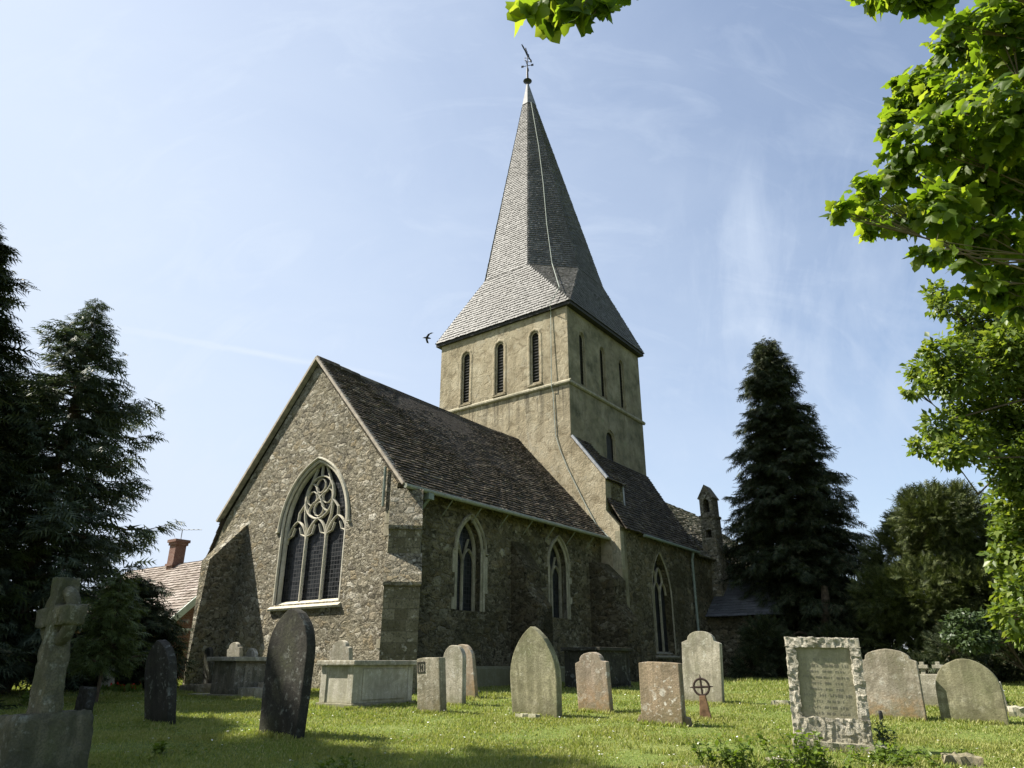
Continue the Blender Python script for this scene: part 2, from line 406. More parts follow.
# ------------------------------------------------------------------ mesh helpers
class MB:
    def __init__(s):
        s.v, s.f = [], []
    def poly(s, pts):
        i = len(s.v)
        s.v += [tuple(p) for p in pts]
        s.f.append(tuple(range(i, i + len(pts))))
    def box(s, a, b, X=Vector((1, 0, 0)), Y=Vector((0, 1, 0)), Z=Vector((0, 0, 1)), o=Vector((0, 0, 0))):
        i = len(s.v)
        for z in (a[2], b[2]):
            for x, y in ((a[0], a[1]), (b[0], a[1]), (b[0], b[1]), (a[0], b[1])):
                s.v.append(tuple(o + X * x + Y * y + Z * z))
        for q in ((3, 2, 1, 0), (4, 5, 6, 7), (0, 1, 5, 4), (1, 2, 6, 5), (2, 3, 7, 6), (3, 0, 4, 7)):
            s.f.append(tuple(i + k for k in q))
    def prism(s, prof, P, w0, w1):
        """prof: list of (d,z); P(w,d,z)->3d ; extruded from w0 to w1"""
        n = len(prof); i = len(s.v)
        for w in (w0, w1):
            s.v += [tuple(P(w, d, z)) for d, z in prof]
        s.f.append(tuple(i + k for k in range(n)))
        s.f.append(tuple(i + n + k for k in reversed(range(n))))
        for k in range(n):
            k2 = (k + 1) % n
            s.f.append((i + k2, i + k, i + n + k, i + n + k2))
    def tube(s, pts, rad, n=8, cap=True):
        pts = [Vector(p) for p in pts]
        i0 = len(s.v)
        prev = None
        for k, p in enumerate(pts):
            t = (pts[min(k + 1, len(pts) - 1)] - pts[max(k - 1, 0)])
            t = t.normalized() if t.length > 1e-9 else Vector((0, 0, 1))
            a = prev if prev is not None else (Vector((0, 0, 1)) if abs(t.z) < .9 else Vector((1, 0, 0)))
            b = t.cross(a)
            if b.length < 1e-6:
                b = t.cross(Vector((0, 1, 0)))
            b.normalize(); a = b.cross(t).normalized(); prev = a
            r = rad[k] if isinstance(rad, (list, tuple)) else rad
            for j in range(n):
                an = 2 * math.pi * j / n
                s.v.append(tuple(p + a * (r * math.cos(an)) + b * (r * math.sin(an))))
        for k in range(len(pts) - 1):
            for j in range(n):
                j2 = (j + 1) % n
                s.f.append((i0 + k * n + j, i0 + k * n + j2, i0 + (k + 1) * n + j2, i0 + (k + 1) * n + j))
        if cap:
            s.f.append(tuple(i0 + j for j in reversed(range(n))))
            s.f.append(tuple(i0 + (len(pts) - 1) * n + j for j in range(n)))
    def sweep(s, pts, P, w, t, d0=0.0, closed=False):
        """chamfered bar of width w, thickness t along the 2D polyline, mapped by P(x,z,d)"""
        n = len(pts)
        prof = ((-.5, 0), (-.5, .45), (-.2, 1), (.2, 1), (.5, .45), (.5, 0))
        i0 = len(s.v)
        for k in range(n):
            if closed:
                a, b = Vector(pts[k - 1]), Vector(pts[(k + 1) % n])
            else:
                a, b = Vector(pts[max(k - 1, 0)]), Vector(pts[min(k + 1, n - 1)])
            d = (b - a); d.normalize()
            nx, nz = -d.y, d.x
            for q, h in prof:
                s.v.append(tuple(P(pts[k][0] + nx * w * q, pts[k][1] + nz * w * q, d0 + h * t)))
        m = len(prof)
        for k in range(n if closed else n - 1):
            k2 = (k + 1) % n
            for j in range(m):
                j2 = (j + 1) % m
                s.f.append((i0 + k * m + j, i0 + k * m + j2, i0 + k2 * m + j2, i0 + k2 * m + j))
        if not closed:
            s.f.append(tuple(i0 + j for j in range(m)))
            s.f.append(tuple(i0 + (n - 1) * m + j for j in reversed(range(m))))
    def wall(s, outer, holes, P, depth, back=True):
        """flat wall with holes: front at d=0, reveals and edges go to d=-depth"""
        loops = [[Vector((x, z, 0)) for x, z in outer]] + [[Vector((x, z, 0)) for x, z in h] for h in holes]
        tris = tessellate_polygon(loops)
        flat = [p for l in loops for p in l]
        i0 = len(s.v)
        s.v += [tuple(P(p.x, p.y, 0)) for p in flat]
        for t in tris:
            s.f.append(tuple(i0 + k for k in t))
        i1 = len(s.v)
        s.v += [tuple(P(p.x, p.y, -depth)) for p in flat]
        if back:
            for t in tris:
                s.f.append(tuple(i1 + k for k in reversed(t)))
        o = 0
        for l in loops:
            n = len(l)
            for k in range(n):
                k2 = (k + 1) % n
                s.f.append((i0 + o + k, i0 + o + k2, i1 + o + k2, i1 + o + k))
            o += n
    def build(s, name, mat, parent=None, smooth=False, bevel=0.0):
        me = bpy.data.meshes.new(name)
        me.from_pydata(s.v, [], s.f)
        bm = bmesh.new(); bm.from_mesh(me)
        bmesh.ops.recalc_face_normals(bm, faces=bm.faces)
        if bevel > 0:
            bmesh.ops.remove_doubles(bm, verts=bm.verts, dist=1e-5)
            ed = [e for e in bm.edges if len(e.link_faces) == 2 and e.calc_face_angle(0) > .5]
            try:
                bmesh.ops.bevel(bm, geom=ed, offset=bevel, segments=2, affect='EDGES', profile=.6)
            except Exception:
                pass
        bm.to_mesh(me); bm.free()
        me.materials.append(mat)
        if smooth:
            for p in me.polygons:
                p.use_smooth = True
        o = bpy.data.objects.new(name, me)
        C.objects.link(o)
        if parent is not None:
            o.parent = parent
        return o

def tag(o, label=None, cat=None, group=None, kind=None):
    if label: o['label'] = label
    if cat: o['category'] = cat
    if group: o['group'] = group
    if kind: o['kind'] = kind
    return o
def empty(name, loc=(0, 0, 0), rz=0.0):
    o = bpy.data.objects.new(name, None)
    o.empty_display_size = .2
    o.location = loc
    o.rotation_euler = (0, 0, rz)
    C.objects.link(o)
    return o
def np_mesh(name, V, F, mat, parent=None, smooth=False):
    V = np.asarray(V, np.float32); F = np.asarray(F, np.int32)
    k = F.shape[1]
    me = bpy.data.meshes.new(name)
    me.vertices.add(len(V)); me.vertices.foreach_set('co', V.ravel())
    me.loops.add(F.size); me.loops.foreach_set('vertex_index', F.ravel())
    me.polygons.add(len(F))
    me.polygons.foreach_set('loop_start', np.arange(0, F.size, k, dtype=np.int32))
    me.polygons.foreach_set('loop_total', np.full(len(F), k, np.int32))
    me.update(calc_edges=True); me.validate()
    me.materials.append(mat)
    if smooth:
        me.polygons.foreach_set('use_smooth', np.ones(len(F), bool))
    o = bpy.data.objects.new(name, me)
    C.objects.link(o)
    if parent is not None:
        o.parent = parent
    return o

def arch(c, w, zs, rise, n=10):
    """two-centred arch from (c-w,zs) over the apex to (c+w,zs)"""
    Rr = (rise * rise + w * w) / (2 * w)
    a1 = math.acos(max(-1, min(1, (Rr - w) / Rr)))
    L = [(c - w + Rr - Rr * math.cos(a1 * k / n), zs + Rr * math.sin(a1 * k / n)) for k in range(n + 1)]
    return L + [(2 * c - x, z) for x, z in reversed(L[:-1])]
def circle(c, z, r, n=20, a0=0.0):
    return [(c + r * math.cos(a0 + 2 * math.pi * k / n), z + r * math.sin(a0 + 2 * math.pi * k / n)) for k in range(n)]
def opening(c, w, z0, zs, rise, n=10):
    return [(c - w, z0)] + arch(c, w, zs, rise, n) + [(c + w, z0)]

def tiles(mb, o, A, U, N, rows_len, expo, width, ext, thick=.025, jit=.35, lift=.02):
    """overlapping tiles laid on the plane through o: A along the rows, U up the slope, N outwards.
       ext(s) -> (a0,a1) the run of the row at slope distance s"""
    r = 0
    s = 0.0
    while s < rows_len:
        a0, a1 = ext(s + expo * .5)
        a = a0 - random.uniform(0, width) * (1 if (r % 2) else .5)
        while a < a1:
            wd = width * random.uniform(1 - jit, 1 + jit)
            x0, x1 = max(a, a0), min(a + wd, a1)
            a += wd
            if x1 - x0 < .015:
                continue
            g = min(.004, (x1 - x0) * .1)
            sag = random.uniform(-.35, .35) * expo * .35
            t = thick * random.uniform(.6, 1.4)
            tw = random.uniform(-.4, .4) * thick
            i = len(mb.v)
            top = min(s + expo * 1.15, rows_len)
            for (x, ss, n) in ((x0 + g, s + sag, lift + t + tw), (x1 - g, s + sag * .6, lift + t - tw),
                               (x1 - g, top, lift * .3), (x0 + g, top, lift * .3)):
                mb.v.append(tuple(o + A * x + U * ss + N * n))
            for (x, ss) in ((x0 + g, s + sag), (x1 - g, s + sag * .6)):
                mb.v.append(tuple(o + A * x + U * ss + N * 0.0))
            for (x) in (x1 - g, x0 + g):
                mb.v.append(tuple(o + A * x + U * top - N * .004))
            mb.f.append((i, i + 1, i + 2, i + 3))
            mb.f.append((i + 4, i + 5, i + 1, i))
            mb.f.append((i + 5, i + 6, i + 2, i + 1))
            mb.f.append((i + 7, i + 4, i, i + 3))
        s += expo * random.uniform(.94, 1.06)
        r += 1

# ------------------------------------------------------------------ ground
_gY = np.array([-400, -5, 0, 4, 7, 9, 11, 13, 17, 25, 40, 90, 500.])
_gZ = np.array([-2.0, -1.75, -1.5, -1.18, -.955, -.86, -.79, -.70, -.60, -.55, -.55, -.6, -.6])
def gz(x, y):
    b = float(np.interp(y, _gY, _gZ))
    k = max(0, min(1, 1 - (abs(y) - 30) / 40))
    return b + k * (.035 * noise.noise((x * .35, y * .35, 0)) + .012 * noise.noise((x * 1.3, y * 1.3, 3)))
def on_ground(px, py):
    """the point of the lawn that lies on the sight line"""
    r = ray(px, py)
    lo, hi = 2.0, 60.0
    for _ in range(50):
        mi = (lo + hi) / 2
        z = r.z * mi / r.y
        if z > gz(r.x * mi / r.y, mi): lo = mi
        else: hi = mi
    p = r * (hi / r.y)
    return Vector((p.x, p.y, gz(p.x, p.y)))

def ground_mats():
    m, T = new_mat('lawn')
    co = ocoord(T)
    n1 = T.noise(co, .6, 6, .65); n2 = T.noise(co, 9, 5, .7); n3 = T.noise(co, 60, 3, .6)
    c = T.ramp(n1, [(.3, (.12, .16, .035)), (.5, (.16, .20, .05)), (.7, (.21, .225, .075))])
    c = T.mix(T.ramp(n2, [(.4, .45), (.6, 0)]), c, (.05, .08, .016))
    c = T.mix(T.ramp(n3, [(.35, .6), (.55, 0)]), c, (.04, .06, .014))
    return finish(m, T, c, .95, T.bump(T.math('ADD', n3, n2), .6, .03), .1)
xs = sorted(set([-500, -250, -120, -70, -45] + list(np.arange(-32, 33, .5)) + [45, 70, 120, 250, 500]))
ys = sorted(set([-400, -120, -40, -12] + list(np.arange(-4, 44, .5)) + [60, 90, 150, 300, 600, 1200]))
GV = [(x, y, gz(x, y)) for y in ys for x in xs]
nx = len(xs)
GF = [(j * nx + i, j * nx + i + 1, (j + 1) * nx + i + 1, (j + 1) * nx + i) for j in range(len(ys) - 1) for i in range(nx - 1)]
ground = np_mesh('ground', GV, GF, ground_mats(), smooth=True)
tag(ground, kind='structure')

# ------------------------------------------------------------------ church
O0 = Vector((-2.9045, 17.4486, 0))
YAW = math.atan2(.80593, .59201)
church = empty('church', O0, YAW)
tag(church, 'old stone village church with a tiled chancel and a tall shingled broach spire', 'church')
UX, VY, ZZ = Vector((1, 0, 0)), Vector((0, 1, 0)), Vector((0, 0, 1))
GB = -1.4          # walls run below ground

def PE(u0):   # east-facing wall: x2d = v
    return lambda x, z, d: Vector((u0 - d, x, z))
def PS(v0):   # south-facing wall: x2d = u
    return lambda x, z, d: Vector((x, v0 - d, z))

# chancel
cw = MB()
ew_c, ew_w, ew_z0, ew_zs, ew_rise = 3.22, 1.36, 1.50, 3.55, 1.84
east_hole = opening(ew_c, ew_w, ew_z0, ew_zs, ew_rise, 14)
cw.wall([(0, GB), (8.12, GB), (8.12, 2.95), (7.46, 4.2), (3.75, 8.5), (0, 4.28)], [east_hole], PE(0), .75)
s1 = opening(2.95, .56, 1.33, 2.95, .93)
s2 = opening(7.48, .56, 1.36, 2.95, .90)
sw_ = MB()
sw_.wall([(.75, GB), (10.36, GB), (10.36, 4.32), (.75, 4.32)], [s1, s2], PS(0.003), .7)
cw.box((.75, 6.75, GB), (10.36, 7.46, 4.3))
cw.build('chancel_wall', M['rubble'], church)
sw_.build('chancel_side_wall', M['rubble_shade_moss'], church)

# quoins of the gable corner (small dressed stones)
q = MB()
z = -.5
while z < 4.1:
    h = random.uniform(.22, .36)
    a = random.choice((.22, .38)); b = random.choice((.05, .12))
    q.box((-.012, .0, z), (.2, a, z + h - .015))
    z += h
q.build('quoin', M['quoin'], church)

# chancel roof
def pitched_side(mb, u0, u1, v_eave, z_eave, v_r, z_r, expo, width, thick, lift=.02, jit=.35):
    o = Vector((0, v_eave, z_eave)); up = Vector((0, v_r - v_eave, z_r - z_eave)); L = up.length; up.normalize()
    N = UX.cross(up) if v_r > v_eave else up.cross(UX)
    if N.z < 0: N = -N
    tiles(mb, o, UX, up, N, L, expo, width, lambda s: (u0, u1), thick, jit, lift)
    mb.poly([o + UX * u0 - N * .02, o + UX * u1 - N * .02, o + UX * u1 + up * L - N * .02, o + UX * u0 + up * L - N * .02])
rf = MB()
RZ, RV = 8.72, 3.72
pitched_side(rf, -.10, 10.35, -.34, 4.20, RV, RZ, .135, .21, .026)
pitched_side(rf, -.10, 10.35, 7.80, 4.16, RV, RZ, .27, .4, .026)
pitched_side(rf, -.06, 9.0, 8.28, 2.80, 7.62, 4.22, .27, .4, .026)
rf.box((-.07, 8.05, 2.72), (.05, 8.32, 2.80))
def sag(x, y, z):
    k = max(0, min(1, (z - 4.2) / 4.5))
    return (x, y, z - .13 * math.sin(math.pi * max(0, min(1, x / 10.35))) * k + .035 * noise.noise((x * .8, y * .9, 2)))
rf.v = [sag(*p) for p in rf.v]
croof = rf.build('chancel_roof', M['tile'], church)
rd = MB()
u = -.1
while u < 10.3:
    L = random.uniform(.38, .46)
    dz = random.uniform(-.015, .015) - .13 * math.sin(math.pi * max(0, u) / 10.4)
    P = [(-.16, -.13), (-.1, .0), (0, .06), (.1, .0), (.16, -.13), (0, -.05)]
    rd.prism(P, lambda w, d, z, dz=dz: Vector((w, RV + d, RZ + z + dz)), u, min(u + L - .008, 10.35))
    u += L
rd.build('ridge_tile', M['tile'], croof)
vg = MB()
for ve, ze in ((-.34, 4.20), (7.80, 4.16)):
    a = Vector((0, ve, ze)); b = Vector((0, RV, RZ))
    up = (b - a); L = up.length; up.normalize()
    N = Vector((0, -up.z, up.y)) if ve < RV else Vector((0, up.z, -up.y))
    if N.z < 0: N = -N
    vg.box((-.145, 0, -.055), (.03, L, .020), UX, up, N, a)
vg.build('verge', M['verge'], church)
gt = MB()
gt.tube([(-.12, -.40, 4.13), (10.3, -.40, 4.20)], .062, 10)
for u in np.arange(.5, 10.2, 1.25):
    gt.tube([(u, .02, 3.72), (u, -.36, 4.12)], .018, 6)
gt.build('gutter', M['gutter'], church)
dp = MB()
dp.tube([(.78, -.38, 4.1), (.78, -.36, 3.95), (.78, -.10, 3.7), (.78, -.10, -.6)], .05, 10)
for z in (.4, 1.8, 3.2):
    dp.tube([(.78, -.10, z), (.78, -.10, z + .08)], .065, 10)
dp.box((.68, -.46, 3.93), (.88, -.28, 4.09))
dp.build('downpipe', M['pipe'], church)
wp = MB()
wp.tube([(-.06, .42, 4.75), (-.06, .42, 3.72)], .035, 8)
wp.build('vent_pipe', M['pipe'], church)

# buttresses
def buttress(name, prof, P, w0, w1, mat='rubble_deep_shade'):
    b = MB()
    b.prism(prof, P, w0, w1)
    # drip stones along the foot of each slope
    o = b.build(name, M[mat], church)
    return o
Dg = Vector((-1, -1, 0)).normalized(); Tg = Vector((1, -1, 0)).normalized()
def PD(w, d, z): return Dg * d + Tg * (w + .255) + ZZ * z
b = MB()
b.prism([(-.35, GB), (.97, GB), (.97, 1.70), (-.35, 1.70)], PD, -.41, .41)
b.prism([(-.35, 1.70), (.60, 1.70), (.60, 3.04), (-.35, 3.04)], PD, -.385, .385)
cbt = b.build('corner_buttress', M['coursed'], church)
b = MB(); b.prism([(.2, 1.702), (1.02, 1.66), (1.02, 1.74), (.585, 2.46), (.2, 2.46)], PD, -.43, .43); b.build('weathering', M['rubble'], cbt)
b = MB(); b.prism([(-.3, 3.042), (.65, 3.0), (.65, 3.09), (.14, 4.1), (-.3, 4.1)], PD, -.40, .40); b.build('weathering', M['rubble'], cbt)
buttress('wing_buttress', [(.3, GB), (-.80, GB), (-.92, 1.2), (-.96, 2.78), (.02, 3.95), (.3, 3.95)],
         lambda w, d, z: Vector((d, w + max(0, 3.9 - z) * (.16 if w < 6.5 else .03), z)), 6.26, 6.80, 'rubble')
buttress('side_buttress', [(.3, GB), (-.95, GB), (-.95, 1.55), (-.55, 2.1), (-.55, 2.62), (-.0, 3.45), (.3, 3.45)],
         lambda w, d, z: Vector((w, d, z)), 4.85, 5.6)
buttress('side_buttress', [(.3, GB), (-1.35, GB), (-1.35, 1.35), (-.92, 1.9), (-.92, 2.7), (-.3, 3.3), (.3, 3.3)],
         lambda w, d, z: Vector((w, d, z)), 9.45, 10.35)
pl = MB()
pl.prism([(0.1, GB), (-.09, GB), (-.09, -.12), (0.1, .02)], lambda w, d, z: Vector((w, d, z)), .8, 10.3)
pl.build('plinth', M['quoin'], church)

# east window
def window(name, c, w, z0, zs, rise, P, hood=True, depth=.36, frame_w=.16, parent=church, n=14, sill=True, mat='ashlar'):
    s = MB()
    ring = opening(c, w, z0, zs, rise, n)
    s.sweep([(c - w, z0)] + arch(c, w, zs, rise, n) + [(c + w, z0)], P, frame_w, .05, -.045)
    if hood:
        hw = w + .11
        a = arch(c, hw, zs - .05, rise + .13, n)
        s.sweep([(a[0][0] - .09, a[0][1])] + a + [(a[-1][0] + .09, a[-1][1])], P, .07, .08, -.02)
    # sill
    sl = [(.13, z0 - .02), (-.05, z0 - .17), (-depth - .1, z0 - .17), (-depth - .1, z0 + .06)]
    m0 = len(s.v)
    if sill: s.prism([(.08, z0 - .16), (.10, z0 - .11), (-depth, z0 + .08), (-depth, z0 - .16)], lambda x, d, z: P(x, z, d), c - w - .09, c + w + .09)
    o = s.build(name, M[mat], parent)
    gl = MB()
    gl.poly([P(x, z, -depth - .06) for x, z in opening(c, w + .03, z0 - .05, zs, rise + .04, n)])
    gl.build('glass', M['glass'], o)
    return o
P = PE(0)
ew = window('east_window', ew_c, ew_w, ew_z0, ew_zs, ew_rise, P, True, .17, .10, mat='pale')
tr = MB()
D0, MT, MW = -.20, .075, .085
def bar(pts, w=MW, t=MT, closed=False):
    w *= .82
    tr.sweep(pts, P, w, t, D0, closed)
wi = ew_w - .09
mx = wi / 3.0
bar([(ew_c - mx, ew_z0), (ew_c - mx, 3.55)]); bar([(ew_c + mx, ew_z0), (ew_c + mx, 3.55)])
bar([(ew_c - wi - .04, ew_z0)] + arch(ew_c, wi + .04, ew_zs, ew_rise - .06, 14) + [(ew_c + wi + .04, ew_z0)], .10, .12)
for sgn in (-1, 1):
    cc = ew_c + sgn * mx * 2
    hw = mx
    bar(arch(cc, hw * .98, 3.15, .62, 8), .06)                         # heads of the outer lights
    # mouchette bars between outer lights and the circle
    bar([(ew_c + sgn * mx, 3.5), (ew_c + sgn * (mx + .13), 3.82), (ew_c + sgn * (mx + .17), 4.2), (ew_c + sgn * (mx + .10), 4.62), (ew_c + sgn * .2, 5.2)], .065)
    bar([(cc, 3.77), (cc - sgn * .02, 4.0), (ew_c + sgn * (mx + .16), 4.25)], .06)
    for k in (-1, 1):                                                     # cusps
        bar([(cc + k * hw * .95, 3.3), (cc + k * hw * .45, 3.38), (cc + k * hw * .25, 3.58)], .045, .07)
a = arch(ew_c, mx * .98, 3.15, .62, 8)
bar(a, .08)
for k in (-1, 1):
    bar([(ew_c + k * mx * .95, 3.3), (ew_c + k * mx * .45, 3.36), (ew_c + k * mx * .22, 3.6)], .045, .07)
CR, CZ = .60, 4.36
bar(circle(ew_c, CZ, CR, 26), .07, .08, True)
# net of four cusped cells inside the circle
for k in range(4):
    an = math.pi / 2 * k + math.pi / 4
    for sg in (-1, 1):
        pts_ = []
        for q in range(7):
            f = q / 6.0
            r_ = CR * f; a_ = an + sg * .30 * math.sin(math.pi * f) * (1 if q % 2 else .8)
            pts_.append((ew_c + r_ * math.cos(a_), CZ + r_ * math.sin(a_)))
        if sg > 0: bar(pts_, .05, .07)
    a2 = an + math.pi / 4
    bar(circle(ew_c + .33 * math.cos(a2), CZ + .33 * math.sin(a2), .20, 10, a2), .035, .06, True)
bar([(ew_c, CZ + CR), (ew_c, 5.36)], .06)
tr.build('tracery', M['pale'], ew)

# two-light side windows
for c in (2.95, 7.48):
    P2 = PS(0.003)
    wdw = window('side_window', c, .56, 1.34, 2.95, .92, P2, True, .28, .12, sill=False, mat='quoin')
    tr = MB()
    ii = .50
    tr.sweep([(c, 1.34), (c, 2.72)], P2, .085, .07, -.32)
    tr.sweep([(c - ii, 1.3)] + arch(c, ii, 2.95, .84, 8) + [(c + ii, 1.3)], P2, .08, .10, -.32)
    for sg in (-1, 1):
        tr.sweep(arch(c + sg * ii / 2, ii / 2, 2.62, .40, 6), P2, .06, .07, -.32)
        tr.sweep([(c + sg * .02, 2.7), (c + sg * .14, 3.05), (c + sg * .24, 3.3)], P2, .05, .07, -.32)
    tr.build('tracery', M['quoin'], wdw)
    for sg in (-1, 1):
        jb = MB()
        z = 1.34
        while z < 2.9:
            h = random.uniform(.2, .34)
            L = random.choice((.09, .2))
            x0 = c + sg * .56; x1 = c + sg * (.56 + L)
            jb.box((min(x0, x1), -.02, z), (max(x0, x1), .2, z + h - .002))
            z += h
        jb.build('jamb_stone', M['quoin'], wdw)

# tower
TU0, TU1, TV0, TV1, TZ = 10.36, 17.0, 1.12, 8.20, 14.34
tw = MB()
def slit(c, w, z0, z1):
    return [(c - w, z0), (c - w, z1 - w), (c - w * .7, z1 - w * .3), (c, z1), (c + w * .7, z1 - w * .3), (c + w, z1 - w), (c + w, z0)]
E_SL = [(2.79, 11.0, 13.5), (4.69, 10.96, 13.5), (6.64, 10.93, 13.52)]
S_SL = [(11.53, 10.86, 13.38), (13.30, 10.87, 13.34), (15.10, 10.87, 13.33)]
eh = [slit(c, .27, a, b) for c, a, b in E_SL]
sh = [slit(c, .24, a, b) for c, a, b in S_SL]
lowwin = slit(13.68, .42, 7.75, 9.5)
TC_U, TC_V = (TU0 + TU1) / 2, (TV0 + TV1) / 2
tw.wall([(TV0, 3.5), (TV1, GB), (TV1, TZ), (TV0, TZ)], eh, PE(TU0), .5)
tw.wall([(TU0 + .5, 3), (TU1, 3), (TU1, TZ), (TU0 + .5, TZ)], sh + [lowwin], PS(TV0 + .003), .5)
tw.box((TU0 + .5, TV1 - .5, GB), (TU1 - .5, TV1, TZ))
tw.box((TU1 - .5, TV0 + .51, 3), (TU1 - .003, TV1, TZ))
tower = tw.build('tower', M['plaster'], church)
sc = MB()
for z, pr, h in ((10.62, .10, .16),):
    pf = [(0, z), (pr * .5, z), (pr, z + .05), (pr, z + h * .7), (0, z + h + .05)]
    sc.prism(pf, lambda w, d, zz: Vector((TU0 - d, w, zz)), TV0 - .1, TV1 + .1)
    sc.prism(pf, lambda w, d, zz: Vector((w, TV0 - d, zz)), TU0 + .004, TU1 + .1)
sc.build('string_course', M['quoin'], tower)
def louvred(c, z0, z1, w, P, slats=True):
    b = MB()
    b.poly([P(x, z, -.15) for x, z in slit(c, w + .02, z0 - .02, z1 + .02)])
    z = z0 + .05
    while slats and z < z1 - .12:
        b.prism([(-.147, z + .06), (-.142, z + .07), (-.085, z + .015), (-.09, z)], lambda x, d, zz: P(x, zz, d), c - w, c + w)
        z += .14
    o = b.build('louvre', M['louvre'], tower)
    f = MB()
    if slats: f.sweep([(c - w - .05, z0)] + slit(c, w + .05, z0, z1 + .05)[1:-1] + [(c + w + .05, z0)], P, .13, .03, -.01)
    f.wall(slit(c, w + .015, z0 - .01, z1 + .01), [slit(c, w * (.62 if slats else .74), z0 + .08, z1 - .10)], lambda x, zz, d: P(x, zz, d - .05), .03)
    f.prism([(.06, z0 - .1), (.06, z0 - .05), (-.3, z0 + .06), (-.3, z0 - .1)], lambda x, d, zz: P(x, zz, d), c - w - .1, c + w + .1)
    f.build('window_surround', M['plaster'], tower)
for c, a, b in E_SL: louvred(c, a, b, .27, PE(TU0))
for c, a, b in S_SL: louvred(c, a, b, .24, PS(TV0 + .003))
louvred(13.68, 7.75, 9.5, .42, PS(TV0 + .003), False)

# spire: square eaves, octagon above, broaches at the corners
cx0, cy0 = TC_U, TC_V
TIP = Vector((cx0 + .10, cy0 + .72, 31.75))
zA, aA, zB, aB = TZ - .02, 3.34 + .30, 17.3, 2.86
hu, hv = (TU1 - TU0) / 2 + .16, (TV1 - TV0) / 2 + .28
def spire_axis(z):
    t = max(0, (z - zB) / (TIP.z - zB))
    return Vector((cx0 + (TIP.x - cx0) * t, cy0 + (TIP.y - cy0) * t, z))
t8 = math.tan(math.pi / 8)
octB = []
for (dx, dy) in ((-1, -t8), (-t8, -1), (t8, -1), (1, -t8), (1, t8), (t8, 1), (-t8, 1), (-1, t8)):
    octB.append(Vector((cx0 + dx * aB, cy0 + dy * aB * 1.03, zB)))
cor = {(-1, -1): Vector((cx0 - hu, cy0 - hv, zA)), (1, -1): Vector((cx0 + hu, cy0 - hv, zA)), (1, 1): Vector((cx0 + hu, cy0 + hv, zA)), (-1, 1): Vector((cx0 - hu, cy0 + hv, zA))}
capz = 29.9
tt = (capz - zB) / (TIP.z - zB)
octC = [p.lerp(Vector((TIP.x, TIP.y, TIP.z)), tt) for p in octB]
sp = MB()
def clad(poly, expo=.14, width=.125):
    """shingle a planar polygon given bottom edge first (p0,p1 the bottom corners)"""
    p = [Vector(v) for v in poly]
    n = (p[1] - p[0]).cross(p[2] - p[0]).normalized()
    cen = sum(p, Vector()) / len(p)
    if n.dot(cen - spire_axis(cen.z)) < 0: n = -n
    A = (Vector((0, 0, 1)).cross(n)).normalized()
    up = n.cross(A).normalized()
    if up.z < 0: up = -up
    o = min(p, key=lambda v: v.z)
    q = [((v - o).dot(A), (v - o).dot(up)) for v in p]
    s0 = min(b for a, b in q); s1 = max(b for a, b in q)
    def ext(s):
        s = min(max(s + s0, s0 + 1e-4), s1 - 1e-4)
        xs_ = []
        for k in range(len(q)):
            (a0, b0), (a1, b1) = q[k], q[(k + 1) % len(q)]
            if (b0 - s) * (b1 - s) <= 0 and abs(b1 - b0) > 1e-9:
                xs_.append(a0 + (a1 - a0) * (s - b0) / (b1 - b0))
        return (min(xs_), max(xs_)) if len(xs_) > 1 else (0, 0)
    tiles(sp, o + up * s0, A, up, n, s1 - s0, expo, width, ext, .020, .35, .014)
    sp.poly([v - n * .004 for v in p])
card = [((-1, 1), (-1, -1), 7, 0), ((-1, -1), (1, -1), 1, 2), ((1, -1), (1, 1), 3, 4), ((1, 1), (-1, 1), 5, 6)]
diag = [((-1, -1), 0, 1), ((1, -1), 2, 3), ((1, 1), 4, 5), ((-1, 1), 6, 7)]
for ca, cb, ia, ib in card:
    clad([cor[ca], cor[cb], octB[ib], octB[ia]])
    clad([octB[ia], octB[ib], octC[ib], octC[ia]])
for cc_, ia, ib in diag:
    clad([cor[cc_], octB[ib], octB[ia]])
    clad([octB[ia], octB[ib], octC[ib], octC[ia]])
spire = sp.build('spire', M['shingle'], church)
ev = MB()
ev.box((cx0 - hu + .03, cy0 - hv + .03, zA - .14), (cx0 + hu - .03, cy0 + hv - .03, zA - .015))
ev.build('eaves_board', M['louvre'], spire)
cp = MB()
octD = [p.lerp(TIP, tt) + (p.lerp(TIP, tt) - spire_axis(capz)) * .10 for p in octB]
octE = [TIP + (p - spire_axis(zB)) * .02 for p in octB]
for k in range(8):
    k2 = (k + 1) % 8
    cp.poly([octD[k], octD[k2], octE[k2], octE[k]])
cp.build('spire_cap', mat_plain('dull_lead', (.13, .135, .14), .6, .25, 5), spire)
wv = MB()
T0 = TIP
wv.tube([T0 + ZZ * -.1, T0 + ZZ * .06, T0 + ZZ * .2, T0 + ZZ * .34, T0 + ZZ * .4], [.06, .13, .26, .13, .06], 12)
wv.tube([T0 + ZZ * .35, T0 + ZZ * 1.2], [.07, .055], 8)
wv.tube([T0 + ZZ * 1.2, T0 + ZZ * 2.55], [.035, .018], 8)
for a in range(4):
    d = Vector((math.cos(a * math.pi / 2 + .4), math.sin(a * math.pi / 2 + .4), 0))
    wv.tube([T0 + ZZ * 1.4, T0 + ZZ * 1.4 + d * .28], .02, 6)
    wv.box((-.07, -.015, -.07), (.07, .015, .07), d, d.cross(ZZ), ZZ, T0 + ZZ * 1.4 + d * .3)
# scroll under the cock
for sg in (-1, 1):
    d = Vector((.8 * sg, -.6 * sg, 0))
    wv.tube([T0 + ZZ * 1.7, T0 + ZZ * 1.78 + d * .16, T0 + ZZ * 1.95 + d * .18, T0 + ZZ * 2.0 + d * .05], .02, 6)
